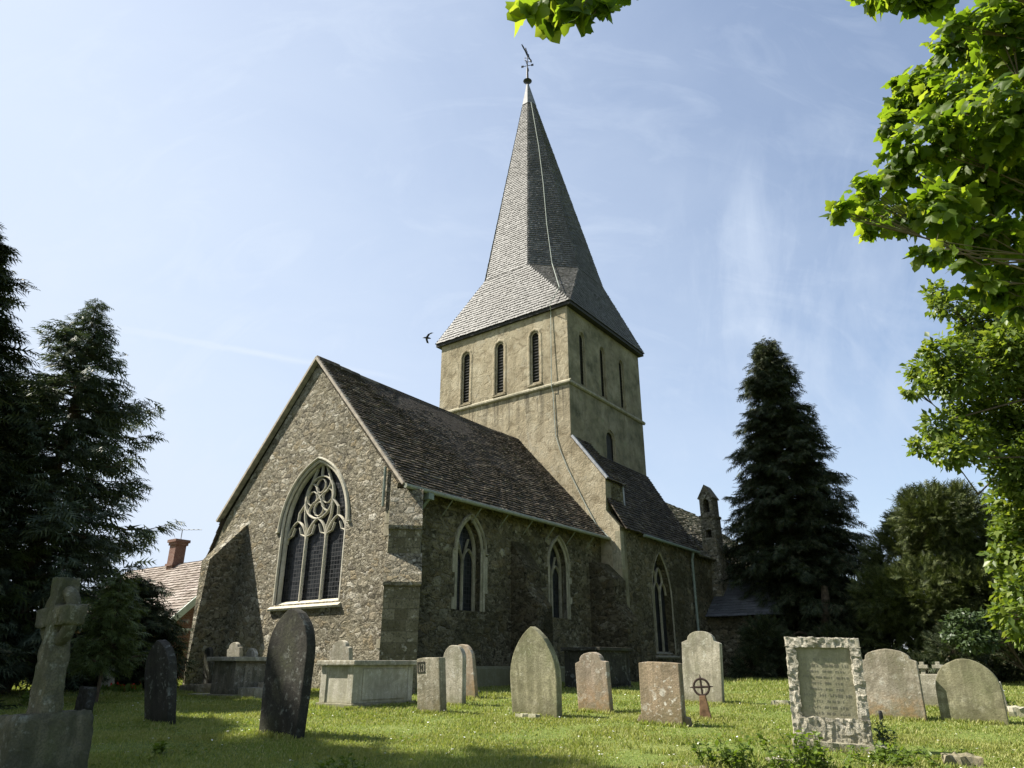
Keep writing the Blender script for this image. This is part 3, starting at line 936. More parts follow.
# cock: body along a horizontal arrow, flat plate cut to shape with thickness
wd_ = (Matrix.Rotation(-YAW, 3, 'Z') @ Vector((-.42, -.90, 0))).normalized()
cock = [(-.75, .03), (-.70, .14), (-.45, .03), (-.30, .05), (-.22, .22), (-.05, .10), (.12, .12), (.2, .30), (.28, .36), (.27, .22), (.34, .05), (.78, .06), (.72, .0), (.95, .015), (.72, -.05), (.3, -.04), (.1, -.12), (-.1, -.12), (-.3, -.03), (-.45, -.03), (-.70, -.10)]
b0 = T0 + ZZ * 2.3
i = len(wv.v)
for s_ in (-.03, .03):
    wv.v += [tuple(b0 + wd_ * x * .85 + ZZ * z * .85 + wd_.cross(ZZ) * s_) for x, z in cock]
n_ = len(cock)
wv.f.append(tuple(i + k for k in range(n_))); wv.f.append(tuple(i + n_ + k for k in reversed(range(n_))))
for k in range(n_):
    k2 = (k + 1) % n_
    wv.f.append((i + k, i + k2, i + n_ + k2, i + n_ + k))
wv.build('weathervane', M['iron'], spire)
# lightning conductor strap down the spire and the east face
lcp = []
def on_facet(z, side=.25):
    t = (z - zB) / (TIP.z - zB)
    a = octB[0].lerp(octB[1], .5 + side).lerp(TIP, t)
    return a + Vector((-.05, -.05, 0))
for z in (29.9, 26, 23, 20, 17.4):
    lcp.append(on_facet(z, 0.12 if z > 25 else (.05 if z > 20 else -.02)))
lcp += [Vector((cx0 - hu * .98 - .04, cy0 - hv * .86, 15.1)), Vector((TU0 - .32, 1.75, zA)), Vector((TU0 - .04, 1.9, 14.1)), Vector((TU0 - .13, 1.89, 10.9)), Vector((TU0 - .13, 1.89, 10.6)), Vector((TU0 - .04, 1.88, 10.4)),
        Vector((TU0 - .04, 1.81, 8.54)), Vector((TU0 - .04, 1.62, 7.9)), Vector((TU0 - .04, 1.30, 7.1)), Vector((TU0 - .04, .62, 5.7)), Vector((TU0 - .04, .12, 4.75)), Vector((TU0 - .06, -.42, 4.2))]
lc = MB(); lc.tube(lcp, .017, 6)
lc.build('lightning_conductor', M['copper'], church)

# stair block against the tower, aisle and nave
st = MB()
st.wall([(-.80, GB), (1.3, GB), (1.3, 8.4), (1.02, 8.34), (-.32, 6.55), (-.28, 5.25), (-.80, 4.62)], [], PE(TU0 + .003), .45)
st.build('stair_block', M['plaster'], church)
s2b = MB()
s2b.box((TU0 + .46, -.317, 3.2), (11.7, 1.1, 6.50))
s2b.build('stair_wall', M['rubble_shade_moss'], church)
sr = MB()
o_ = Vector((0, -.42, 6.42)); upv = Vector((0, 1.50, 1.96)); Ls = upv.length; upv.normalize(); Ns = UX.cross(upv)
tiles(sr, o_, UX, upv, Ns, Ls, .14, .2, lambda s: (TU0 - .06, 11.8), .025)
sr.poly([o_ + UX * (TU0 - .06) - Ns * .05, o_ + UX * 11.8 - Ns * .05, o_ + UX * 11.8 + upv * Ls - Ns * .05, o_ + UX * (TU0 - .06) + upv * Ls - Ns * .05])
stair_roof = sr.build('stair_roof', M['tile'], church)
lv = MB()
lv.box((TU0 - .10, 0, -.02), (TU0 + .02, Ls * .98, .075), UX, upv, Ns, o_)
lv.tube([Vector((11.78, -.3, 6.4)), Vector((11.78, -.34, 5.0))], .04, 6)
lv.build('flashing', M['lead'], stair_roof)
q2 = MB()
for z in np.arange(3.1, 4.4, .34):
    q2.box((TU0 - .008, -.809, z), (TU0 + .25, -.809 + random.choice((.2, .34)), z + .333))
q2.build('quoin', M['quoin'], church)
# aisle wall with the deep three-light window
aw = MB()
AV = -.80
ah = opening(13.55, .88, .35, 2.35, 1.72)
aw.wall([(TU0 + .46, GB), (31, GB), (31, 4.5), (TU0 + .46, 4.62)], [ah], PS(AV), .7)
aw.wall([(AV, GB), (10, GB), (10, 4.5), (4.65, 8.85), (AV, 4.5)], [], PE(31.0), -.4)
aw.build('aisle_wall', M['rubble_shade_moss'], church)
P3 = PS(AV)
awn = window('aisle_window', 13.55, .88, .35, 2.35, 1.72, P3, False, .27, .07, mat='quoin')
tr = MB()
for x in (-.28, .28):
    tr.sweep([(13.55 + x, .3), (13.55 + x, 2.6)], P3, .09, .08, -.28)
for x in (-.56, 0, .56):
    tr.sweep(arch(13.55 + x, .27, 2.5, .45, 6), P3, .07, .08, -.28)
for x in (-.28, .28):
    tr.sweep(arch(13.55 + x, .28, 2.95, .55, 6), P3, .07, .08, -.28)
tr.build('tracery', M['quoin'], awn)
lr = MB()
pitched_side(lr, 10.45, 17.05, -1.0, 4.52, 1.13, 8.12, .14, .2, .025)
lean = lr.build('lean_to_roof', M['tile'], church)
vb = MB()
vb.wall([(-.9, 4.5), (1.1, 8.05), (1.1, 4.5)], [], PE(17.02), -.05)
vb.build('lean_to_gable', M['rubble_shade_moss'], church)
nr = MB()
pitched_side(nr, 17.08, 31.2, -1.05, 4.30, 4.65, 9.0, .26, .38, .045, .03)
pitched_side(nr, 17.08, 31.2, 10.3, 4.30, 4.65, 9.0, .4, .6, .045, .03)
nave = nr.build('nave_roof', M['slab'], church)
g2 = MB()
g2.tube([(11.8, -1.06, 4.46), (17.0, -1.06, 4.44)], .06, 8)
g2.tube([(16.5, -1.0, 4.4), (16.5, -.92, 4.1), (16.5, -.9, -.5)], .055, 8)
g2.build('gutter', M['pipe'], church)

# bell-cote like stone stack rising from the aisle wall
bc = MB()
BU, BV = 19.3, -.85
def ring_box(a, b):
    bc.box(a, b)
bc.box((BU - .48, BV - .42, 1.0), (BU + .48, BV + .42, 4.1))
bc.prism([(-.42, 4.1), (.42, 4.1), (.36, 4.35), (-.36, 4.35)], lambda w, d, z: Vector((w, BV + d, z)), BU - .44, BU + .44)
holes_e = [[(BV - .14, 5.35), (BV - .14, 5.7), (BV + .14, 5.7), (BV + .14, 5.35)]]
bc.wall([(BV - .36, 4.35), (BV + .36, 4.35), (BV + .34, 6.25), (BV - .34, 6.25)], holes_e, PE(BU - .44), .87)
bc.box((BU - .48, BV - .39, 6.25), (BU + .48, BV + .39, 6.36))
arch_e = [(BV - .15, 6.5)] + arch(BV, .15, 6.95, .18, 5) + [(BV + .15, 6.5)]
bc.wall([(BV - .32, 6.36), (BV + .32, 6.36), (BV + .32, 7.25), (BV, 7.72), (BV - .32, 7.25)], [arch_e], PE(BU - .40), .8)
bc.prism([(-.40, 7.16), (-.34, 7.14), (0, 7.66), (.34, 7.14), (.40, 7.16), (0, 7.80)], lambda w, d, z: Vector((w, BV + d, z)), BU - .45, BU + .45)
bc.v = [(BU + (x - BU) * .95, BV + (y - BV) * .95, z) for x, y, z in bc.v]
bellcote = bc.build('bellcote', M['rubble'], church)
bi = MB(); bi.box((BU + .2, BV - .2, 5.3), (BU + .3, BV + .2, 7.1)); bi.build('bellcote_core', M['louvre'], bellcote)

# porch
pw = MB()
pw.box((17.9, -3.6, GB), (22.0, AV - .01, 1.85))
pw.build('porch_wall', M['rubble_shade_moss'], church)
pr = MB()
e0, e1 = 17.6, 22.3
rz0, rz1 = 1.85, 3.55
pm = (e0 + e1) / 2
def face(p0, p1, p2, p3=None):
    pts = [Vector(p) for p in ((p0, p1, p2) if p3 is None else (p0, p1, p2, p3))]
    n = (pts[1] - pts[0]).cross(pts[2] - pts[0]).normalized()
    if n.z < 0: n = -n
    A = (pts[1] - pts[0]).normalized(); up = n.cross(A)
    if up.z < 0: up = -up
    q_ = [((v - pts[0]).dot(A), (v - pts[0]).dot(up)) for v in pts]
    sm = max(b for a, b in q_)
    def ext(s):
        s = min(max(s, 1e-4), sm - 1e-4); xx = []
        for k in range(len(q_)):
            (a0, b0), (a1, b1) = q_[k], q_[(k + 1) % len(q_)]
            if (b0 - s) * (b1 - s) <= 0 and abs(b1 - b0) > 1e-9: xx.append(a0 + (a1 - a0) * (s - b0) / (b1 - b0))
        return (min(xx), max(xx)) if len(xx) > 1 else (0, 0)
    tiles(pr, pts[0], A, up, n, sm, .2, .28, ext, .012, .15, .012)
    pr.poly(pts)
face((e0, -.82, rz0), (e0, -3.9, rz0), (pm, -2.5, rz1), (pm, -.82, rz1))
face((e0, -3.9, rz0), (e1, -3.9, rz0), (pm, -2.5, rz1))
face((e1, -3.9, rz0), (e1, -.82, rz0), (pm, -.82, rz1), (pm, -2.5, rz1))
pr.build('porch_roof', M['slate'], church)

# ------------------------------------------------------------------ brick house beyond the church
HO = O0 + Matrix.Rotation(YAW, 3, 'Z') @ Vector((1.43, 12.5, 0))
house = empty('brick_house', (HO.x, HO.y, 0), YAW)
tag(house, 'red brick house with a lichened tile roof beyond the left end of the church', 'house')
hw = MB()
hw.wall([(0, GB), (5.2, GB), (5.2, 1.2), (2.6, 3.75), (0, 1.35)], [], PS(0), .3)
hw.box((0.002, .3, GB), (.3, 9, 1.3)); hw.box((4.9, .3, GB), (5.2, 9, 1.3))
hwall = hw.build('house_wall', M['brick'], house)
hr = MB()
def hside(u0, z0, u1, z1):
    o = Vector((u0, -.2, z0)); up = Vector((u1 - u0, 0, z1 - z0)); L = up.length; up.normalize()
    N = Vector((-up.z, 0, up.x)) if u1 > u0 else Vector((up.z, 0, -up.x))
    tiles(hr, o, VY, up, N, L, .17, .2, lambda s: (0, 9.2), .022)
    hr.poly([o, o + VY * 9.2, o + VY * 9.2 + up * L, o + up * L])
hside(-.25, 1.25, 2.6, 4.0); hside(5.45, 1.25, 2.6, 4.0)
hroof = hr.build('roof', M['redtile'], house)
bb = MB()
ua = Vector((2.85, 0, 2.75)); Lb = ua.length; ua.normalize(); nb = Vector((-ua.z, 0, ua.x))
bb.box((0, -.25, -.2), (Lb, -.18, .02), ua, VY, nb, Vector((-.25, 0, 1.25)))
bb.build('bargeboard', mat_plain('pale_green_paint', (.42, .47, .40), .5, .12, 5), hroof)
ch = MB()
ch.box((2.3, 3.65, 2.8), (2.78, 4.13, 5.0)); ch.box((2.25, 3.60, 4.78), (2.83, 4.18, 4.9)); ch.box((2.2, 3.55, 4.9), (2.88, 4.23, 5.02)); ch.box((2.25, 3.60, 3.9), (2.83, 4.18, 4.0))
ch.v = [(x, y + .95, z) for x, y, z in ch.v]
chim = ch.build('chimney', M['brick'], hroof)
ae = MB()
ae.tube([(2.5, 3.7, 4.9), (2.5, 3.7, 5.5)], .02, 5); ae.tube([(2.4, 3.9, 5.45), (2.7, 2.5, 5.35)], .014, 5)
for k in range(5):
    ae.tube([(2.35 + .05 * k, 3.7 - .28 * k, 5.44 - .02 * k), (2.55 + .05 * k, 3.76 - .28 * k, 5.44 - .02 * k)], .008, 4)
ae.v = [(x, y + .95, z) for x, y, z in ae.v]
ae.build('aerial', M['lead'], chim)
dpp = MB(); dpp.tube([(.06, -.1, 1.2), (.06, -.1, -.6)], .06, 8); dpp.build('downpipe', M['pipe'], house)

# low garden wall in front of it
def garden_wall(a, b, h):
    w = MB()
    d = (b - a); L = d.length; d.normalize(); nrm = ZZ.cross(d)
    w.box((0, -.15, -1), (L, .15, h), d, nrm, ZZ, a)
    o = w.build('garden_wall', M['brick'])
    return o
gwl = garden_wall(Vector((-15.6, 24.5, -.55)), Vector((-11.9, 25.2, -.55)), .75)
tag(gwl, 'low brick garden wall seen under the dark conifer on the left', 'wall')
# ------------------------------------------------------------------ graves
def place(bx, by, tx, ty, Y=None):
    """base point on the lawn, height, sideways lean and metres per pixel there"""
    B = on_ground(bx, by) if Y is None else Vector((at(bx, by, Y).x, Y, gz(at(bx, by, Y).x, Y)))
    r = ray(tx, ty); T_ = r * (B.y / r.y)
    dep = B.y * _cp + B.z * _sp
    h = T_.z - B.z
    return B, h, math.atan2(T_.x - B.x, h), dep / 700.0

def outline(kind, w, h):
    a = w / 2
    if kind == 'rect':
        return [(-a, 0), (-a, h - .01), (-a * .5, h), (a * .4, h - .008), (a, h - .015), (a, 0)]
    if kind == 'round':
        return [(-a, 0)] + [(-a * math.cos(math.pi * k / 16), h - a + a * math.sin(math.pi * k / 16)) for k in range(17)] + [(a, 0)]
    if kind == 'flatround':
        e = .32 * a
        return [(-a, 0)] + [(-a * math.cos(math.pi * k / 14), h - e * 1.6 + e * 1.6 * math.sin(math.pi * k / 14) ** .8) for k in range(15)] + [(a, 0)]
    if kind == 'pointed':
        return [(-a * .93, 0)] + arch(0, a, h - a * 1.75, a * 1.75, 9) + [(a * .93, 0)]
    if kind == 'ogive':
        return [(-a * .86, 0), (-a * .97, h * .3)] + arch(0, a, h - a * 1.35, a * 1.35, 9) + [(a * .97, h * .3), (a * .86, 0)]
    if kind == 'shoulder':
        s = .30 * a
        return [(-a, 0), (-a, h - .55 * a), (-a + s * .5, h - .50 * a), (-a + s, h - .46 * a)] + \
               [(-(a - s) * math.cos(math.pi * k / 10), h - .42 * a + .42 * a * math.sin(math.pi * k / 10)) for k in range(1, 10)] + \
               [(a - s, h - .46 * a), (a - s * .5, h - .50 * a), (a, h - .55 * a), (a, 0)]
    if kind == 'segment':
        return [(-a, 0), (-a, h - .42 * a), (-a * .8, h - .40 * a)] + [(-a * .8 * math.cos(math.pi * k / 10), h - .36 * a + .36 * a * math.sin(math.pi * k / 10)) for k in range(1, 10)] + \
               [(a * .8, h - .34 * a), (a, h - .42 * a), (a, 0)]
def lean_matrix(B, yaw, lean, back=0.0):
    return Matrix.Translation(B) @ Matrix.Rotation(lean, 4, 'Y') @ Matrix.Rotation(yaw, 4, 'Z') @ Matrix.Rotation(back, 4, 'X')
GY = -R(36.3)
def headstone(label, kind, bx, by, tx, ty, wpx, mat, t=.11, yaw=GY, name='headstone', back=0.0, Y=None, group='headstones in the churchyard', cat='headstone'):
    B, h, lean, s = place(bx, by, tx, ty, Y)
    w = max(.2, (wpx * s - t * abs(math.sin(yaw))) / math.cos(yaw))
    mb = MB()
    pts = [(x * random.uniform(.985, 1.0), z + (random.uniform(-.006, .006) if z > .1 else 0)) for x, z in outline(kind, w, h)]
    pts[0] = (pts[0][0], -.3); pts[-1] = (pts[-1][0], -.3)
    mb.prism(pts, lambda d, x, z: Vector((x, d, z)), -t / 2, t / 2)
    o = mb.build(name, mat, None, False, .012)
    o.matrix_world = lean_matrix(B, yaw, lean, back)
    tag(o, label, cat, group)
    return o, w, h, t

st_grey = mat_stone('grey_limestone', (.40, .375, .31), (.17, .155, .115), (.55, .54, .47), .7, 0, .25)
st_green = mat_stone('green_grey_limestone', (.30, .285, .185), (.12, .11, .07), (.44, .42, .31), .45, 0, .55)
st_dark = mat_stone('blackened_stone', (.050, .047, .038), (.020, .019, .016), (.20, .21, .18), .8, 0, .3, .4, .8)
st_pink = mat_stone('pinkish_sandstone', (.35, .29, .23), (.19, .155, .115), (.58, .56, .49), .9, .5, .1, .35, 1.0, .55)
st_brown = mat_stone('brown_sandstone', (.30, .235, .165), (.15, .12, .085), (.62, .6, .53), .85, .12, .3, .4, 1.0, .4)
st_pale = mat_stone('pale_limestone', (.50, .475, .40), (.27, .25, .20), (.62, .6, .54), .5, 0, .15)
st_lich = mat_stone('lichened_stone', (.34, .31, .245), (.14, .125, .09), (.50, .48, .40), .9, .12, .3, .45, 1.1, .4)
st_rough = mat_stone('rock_faced_stone', (.46, .43, .36), (.22, .20, .16), (.6, .58, .5), .6, 0, .1, .9, 1.4)

headstone('dark round-shouldered headstone in deep shade beside the stone cross', 'ogive', 160, 724, 161, 639, 43, st_dark, .13)
headstone('tall blackened headstone with a pale lichen streak leaning right in front of the gable', 'ogive', 281, 736, 296, 608, 60, st_dark, .14)
headstone('small pale shouldered headstone at the left foot of the gable wall', 'shoulder', 197, 684, 199, 651, 22, st_pale, .1)
headstone('narrow dark headstone just right of the small pale shouldered one', 'round', 209, 684, 209, 647, 11, st_dark, .1, Y=18.0)
headstone('pale shouldered headstone standing behind the dark table tomb', 'shoulder', 234, 688, 235, 642, 20, st_grey, .1)
headstone('little rounded pale headstone behind the right end of the dark table tomb', 'round', 252, 688, 252, 648, 15, st_grey, .09, Y=16.8)
headstone('grey headstone peeping over the top of the pale chest tomb', 'shoulder', 342, 688, 341, 640, 27, st_grey, .11, Y=16.4)
o, w, h, t = headstone('upright rectangular headstone with a small carved square in its top corner', 'rect', 432, 713, 431, 657, 31, st_lich, .16)
em = MB()
ex, ez, es = -w / 2 + .03, h - .22, .15
for a, b in (((ex, ez), (ex + es, ez)), ((ex + es, ez), (ex + es, ez + es)), ((ex + es, ez + es), (ex, ez + es)), ((ex, ez + es), (ex, ez)),
             ((ex + .05, ez + .03), (ex + .05, ez + es - .03)), ((ex + .10, ez + .03), (ex + .10, ez + es - .03)), ((ex + .05, ez + es * .5), (ex + .10, ez + es * .5))):
    mn = (min(a[0], b[0]) - .008, -t / 2 - .008, min(a[1], b[1]) - .008); mx_ = (max(a[0], b[0]) + .008, -t / 2 + .004, max(a[1], b[1]) + .008)
    em.box(mn, mx_)
em.build('carved_emblem', st_dark, o)
headstone('round-topped pale headstone in front of a pinkish one', 'round', 454, 706, 455, 645, 25, st_grey, .11)
headstone('pinkish headstone half hidden behind the round-topped pale one', 'round', 466, 698, 462, 644, 26, st_pink, .1)
headstone('large greenish pointed headstone in the middle of the lawn', 'pointed', 537, 717, 533, 626, 52, st_green, .15)
headstone('small pinkish shouldered headstone with orange lichen at its foot', 'shoulder', 596, 712, 591, 652, 34, st_pink, .12)
o, w, h, t = headstone('square-topped brown headstone with small stone feet at its sides', 'rect', 664, 725, 660, 662, 42, st_brown, .14)
for sg in (-1, 1):
    f_ = MB(); f_.prism([(-.06, -.2), (-.06, .05), (-.02, .12), (.03, .10), (.06, -.2)], lambda d, x, z: Vector((sg * (w / 2 + .03) + x, d, z)), -.02, .10)
    f_.build('foot_stone', st_brown, o, False, .01)
headstone('tall grey shouldered headstone behind the small wheel cross', 'shoulder', 704, 704, 701, 631, 37, st_grey, .12)
headstone('lichened headstone with an arched top and orange base right of the framed stone', 'segment', 897, 719, 886, 649, 48, mat_stone('orange_lichened_stone', (.33, .30, .24), (.15, .13, .095), (.5, .49, .42), .8, .6, .35, .4, 1.0, .4), .12)
headstone('greenish round-topped headstone leaning at the far right of the lawn', 'round', 975, 723, 963, 659, 52, st_green, .13)
headstone('thin grey headstone just right of the greenish round-topped one', 'rect', 1003, 715, 993, 681, 12, st_grey, .12)

# crested headstone behind: panel with three little crosses on top
B, h, lean, s = place(930, 708, 923, 674)
cr = empty('crested_headstone'); cr.matrix_world = lean_matrix(B, GY, lean)
tag(cr, 'grey headstone topped by three tiny crosses behind the round-topped one', 'headstone', 'headstones in the churchyard')
mb = MB(); ww = 30 * s / .8
mb.box((-ww / 2, -.06, -.2), (ww / 2, .06, h)); mb.box((-ww / 2, -.09, -.2), (-ww / 2 + .1, -.062, h - .03)); mb.box((ww / 2 - .1, -.09, -.2), (ww / 2, -.062, h - .03))
mb.build('slab', st_grey, cr, False, .01)
for x in (-.40, .02, .40):
    mb = MB(); mb.box((x * ww - .035, -.035, h), (x * ww + .035, .035, h + .2)); mb.box((x * ww - .09, -.061, h + .09), (x * ww + .09, .034, h + .15))
    mb.build('finial_cross', st_grey, cr, False, .006)

# framed rock-faced inscription stone
B, h, lean, s = place(834, 750, 821, 638)
fs = empty('framed_headstone'); fs.matrix_world = lean_matrix(B, -R(22), lean)
tag(fs, 'inscription stone in a thick rough-hewn frame at the right foreground', 'headstone', 'headstones in the churchyard')
ww = 66 * s / math.cos(R(22))
def rough_box(mb_name, a, b, mat, parent, amp=.02, cell=.03, seed=0):
    bm = bmesh.new()
    a = Vector(a); b = Vector(b)
    bmesh.ops.create_cube(bm, size=1)
    bmesh.ops.scale(bm, vec=(b - a), verts=bm.verts); bmesh.ops.translate(bm, vec=(a + b) / 2, verts=bm.verts)
    L = max(b - a)
    for _ in range(6):
        ed = [e for e in bm.edges if e.calc_length() > cell * 1.5]
        if not ed or len(bm.verts) > 16000: break
        bmesh.ops.subdivide_edges(bm, edges=ed, cuts=1, use_grid_fill=True)
    for v in bm.verts:
        n1 = noise.noise_vector(v.co * 10 + Vector((seed, 0, 0))) * amp * .55 + noise.noise_vector(v.co * 28 + Vector((0, seed, 0))) * amp * .8
        v.co += n1
    me = bpy.data.meshes.new(mb_name); bm.to_mesh(me); bm.free(); me.materials.append(mat)
    o = bpy.data.objects.new(mb_name, me); C.objects.link(o)
    if parent is not None: o.parent = parent
    return o
fb = .105; hb = h
rough_box('frame_rail', (-ww / 2, -.10, hb - fb), (ww / 2, .09, hb), st_rough, fs, .022, .021, 1)
rough_box('frame_rail', (-ww / 2, -.12, .08), (ww / 2, .10, .32), st_rough, fs, .026, .021, 2)
rough_box('frame_post', (-ww / 2, -.10, .30), (-ww / 2 + fb, .09, hb - fb + .02), st_rough, fs, .022, .021, 3)
rough_box('frame_post', (ww / 2 - fb, -.10, .30), (ww / 2, .09, hb - fb + .02), st_rough, fs, .022, .021, 4)
pn = MB(); pn.box((-ww / 2 + .05, -.062, .25), (ww / 2 - .05, .06, hb - .05))
panel = pn.build('inscription_panel', mat_stone('worn_panel_stone', (.30, .285, .205), (.20, .185, .125), (.38, .36, .27), .35, 0, .35, .25), fs)
bk = rough_box('base_block', (-ww / 2 - .02, -.2, -.3), (ww / 2 + .12, .16, .085), st_rough, fs, .02, .045, 5)
lt = MB()
zt = hb - fb - .13
rl = random.Random(3)
for row in range(11):
    width_ = ww * rl.choice((.30, .26, .22, .24, .31))
    if row in (0, 1, 6): width_ = ww * .31
    x = -width_
    while x < width_:
        for _ in range(rl.choice((3, 4, 5, 7))):
            if x > width_: break
            k = rl.random(); hh = .030 if row in (0, 1, 6) else .022
            z0 = zt - hh / 2
            lt.box((x, -.0645, z0), (x + .004, -.061, z0 + hh))                     # worn strokes
            if k > .35: lt.box((x + .004, -.0645, z0 + (hh - .004 if k > .6 else hh * .4)), (x + .014, -.061, z0 + (hh if k > .6 else hh * .4 + .004)))
            if k > .7: lt.box((x + .014, -.0645, z0), (x + .018, -.061, z0 + hh))
            x += .026
        x += .03
    zt -= .062
tmp = lt.build('worn_inscription', mat_plain('worn_lettering', (.17, .16, .125), .9, .2, 20))
jn = bmesh.new(); jn.from_mesh(panel.data); nf = len(jn.faces); jn.from_mesh(tmp.data)
for i_, f_ in enumerate(jn.faces): f_.material_index = 0 if i_ < nf else 1
jn.to_mesh(panel.data); jn.free(); panel.data.materials.append(tmp.data.materials[0]); bpy.data.objects.remove(tmp)

# ------------------------------------------------------------------ tombs, slabs, rocks
def chest_tomb(label, bx, by, Y, w, L, h, body, slab, name='chest_tomb', yaw=GY, panels=True, over=.09):
    p = at(bx, by, Y); z = gz(p.x, Y)
    t = empty(name, (p.x, Y, z), yaw)
    tag(t, label, 'chest tomb', 'stone chest tombs')
    m = MB(); m.box((-w / 2 - .06, -.06, -.3), (w / 2 + .06, L + .06, .07)); m.build('plinth', slab, t, False, .012)
    m = MB(); m.box((-w / 2, 0, .07), (w / 2, L, h - .085))
    if panels:
        for x in (-w / 2, w / 2 - .12):
            m.box((x - .012, -.025, .072), (x + .132, .1, h - .087))
            m.box((x - .012, L - .1, .072), (x + .132, L + .025, h - .087))
        m.box((w / 2 + .002, .2, .12), (w / 2 + .02, L - .2, h - .14))
    m.build('tomb_body', body, t, False, .008)
    m = MB(); m.box((-w / 2 - over, -over, h - .085), (w / 2 + over, L + over, h)); m.build('cover_slab', slab, t, False, .018)
    return t
chest_tomb('pale chest tomb with a projecting cover slab below the east window', 336, 700, 13.3, .82, 1.42, .76, st_pale, st_grey)
chest_tomb('dark table tomb with a thin overhanging top left of the tall black headstone', 222, 692, 15.6, .75, 1.7, .78, mat_stone('sooty_tomb_stone', (.22, .20, .155), (.06, .055, .042), (.4, .39, .33), .6, 0, .4), st_grey, over=.14)
chest_tomb('dark chest tomb in shadow against the chancel wall below the second side window', 583, 690, 19.2, 1.0, 1.6, 1.0, st_dark, st_dark)
chest_tomb('low pale chest tomb on the right behind the arched headstone', 931, 714, 13.8, .55, .62, .40, st_pale, st_grey, panels=False, over=.04)
def slab(label, bx, by, w, L, h, mat, yaw=GY, name='grave_slab', cat='grave slab', tilt=0.0, group=None):
    B = on_ground(bx, by)
    o = rough_box(name, (-w / 2, 0, -.15), (w / 2, L, h), mat, None, .034 if cat in ('kerb stone', 'stone') else .012, .05, bx)
    o.matrix_world = Matrix.Translation(B) @ Matrix.Rotation(tilt, 4, 'Y') @ Matrix.Rotation(yaw, 4, 'Z')
    tag(o, label, cat, group)
    return o
slab('lichened ledger slab with a raised ridge at the left foot of the gable', 188, 693, .75, 1.7, .17, st_lich, tilt=-R(3))
slab('flat stone flush with the grass in front of the ledger slab', 193, 697, .45, .5, .06, st_pale)
# stepped low block
B = on_ground(246, 699)
lb = empty('low_grave_block', B, GY); tag(lb, 'low stepped stone block on the grass in front of the dark table tomb', 'grave block')
rough_box('lower_step', (-.42, -.05, -.1), (.36, .6, .03), st_pale, lb, .01, .07, 1)
rough_box('block', (-.35, .02, .03), (.22, .5, .2), st_grey, lb, .012, .06, 2)
rough_box('upper_block', (-.1, .3, .2), (.38, .7, .3), st_lich, lb, .012, .06, 3)
slab('small white stone lying at the foot of the large pointed headstone', 525, 719, .36, .16, .06, st_pale, name='footstone', cat='stone')
slab('flat pale stone in the grass left of the framed stone', 780, 706, .30, .2, .08, st_pale, name='footstone', cat='stone')
slab('rounded lump of stone at the right edge of the lawn', 1018, 717, .22, .2, .13, st_pale, name='loose_stone', cat='stone')
slab('kerb stone end block at the bottom right of the foreground', 966, 770, .30, .26, .11, st_lich, -R(20), 'kerb_stone', 'kerb stone')
slab('long mossy kerb stone running in front of the framed stone', 800, 766, .55, .14, .055, st_rough, R(4), 'kerb_stone', 'kerb stone')
slab('broken kerb stone among the weeds left of the framed stone', 700, 772, .34, .13, .03, st_lich, -R(6), 'kerb_stone', 'kerb stone')
slab('kerb stone buried in bright weeds right of the framed stone', 905, 772, .3, .13, .03, st_lich, R(12), 'kerb_stone', 'kerb stone')
slab('rough grey stone leaning behind the stone cross', 78, 716, .32, .14, .40, st_dark, name='loose_stone', cat='stone')
slab('white stone catching the sun under the conifer right of the cross', 83, 690, .42, .3, .22, st_pale, name='loose_stone', cat='stone')
slab('pale broken headstone in sun under the left conifer', 106, 692, .3, .12, .62, st_pale, R(10), 'headstone', 'headstone', R(-14), 'headstones in the churchyard')
slab('weathered headstone in sun right of the broken one under the conifer', 133, 690, .34, .12, .75, st_lich, GY, 'headstone', 'headstone', R(4), 'headstones in the churchyard')
# vase and dark peg near the arched headstone
B = on_ground(872, 716)
v_ = empty('flower_vase', B); tag(v_, 'small pale stone vase on the grass beside the framed stone', 'vase')
m = MB(); m.tube([(0, 0, -.02), (0, 0, .04), (0, 0, .10), (0, 0, .13)], [.07, .06, .085, .07], 12); m.build('vase_body', st_pale, v_, True)
m = MB(); m.tube([(0, 0, .13), (0, 0, .15)], [.078, .05], 12); m.build('vase_lid', M['lead'], v_, True)
B = on_ground(882, 722)
m = MB(); m.tube([(0, 0, -.1), (0, 0, .12), (0, 0, .15)], [.03, .03, .02], 8); pg = m.build('grave_peg', M['iron']); pg.location = B
tag(pg, 'short black peg in the grass right of the pale vase', 'peg')

# wheel-head memorial cross on a wooden post
B = on_ground(706, 720)
wc = empty('wheel_cross', B, -R(25)); wc.matrix_world = lean_matrix(B, -R(25), -R(3))
tag(wc, 'small rusty wheel-head cross on a flared wooden post', 'grave cross')
m = MB(); m.prism([(-.10, -.1), (-.045, .33), (.045, .33), (.10, -.1)], lambda d, x, z: Vector((x, d, z)), -.03, .03); m.build('post', M['wood'], wc, False, .006)
m = MB()
m.tube([(.115 * math.cos(a), 0, .45 + .115 * math.sin(a)) for a in np.linspace(0, 2 * math.pi, 25)], .017, 6, False)
for a in range(4):
    d = Vector((math.cos(a * math.pi / 2), 0, math.sin(a * math.pi / 2)))
    m.tube([Vector((0, 0, .45)), Vector((0, 0, .45)) + d * .115, Vector((0, 0, .45)) + d * .175], [.017, .016, .005], 6)
m.build('wheel_head', M['rust'], wc)

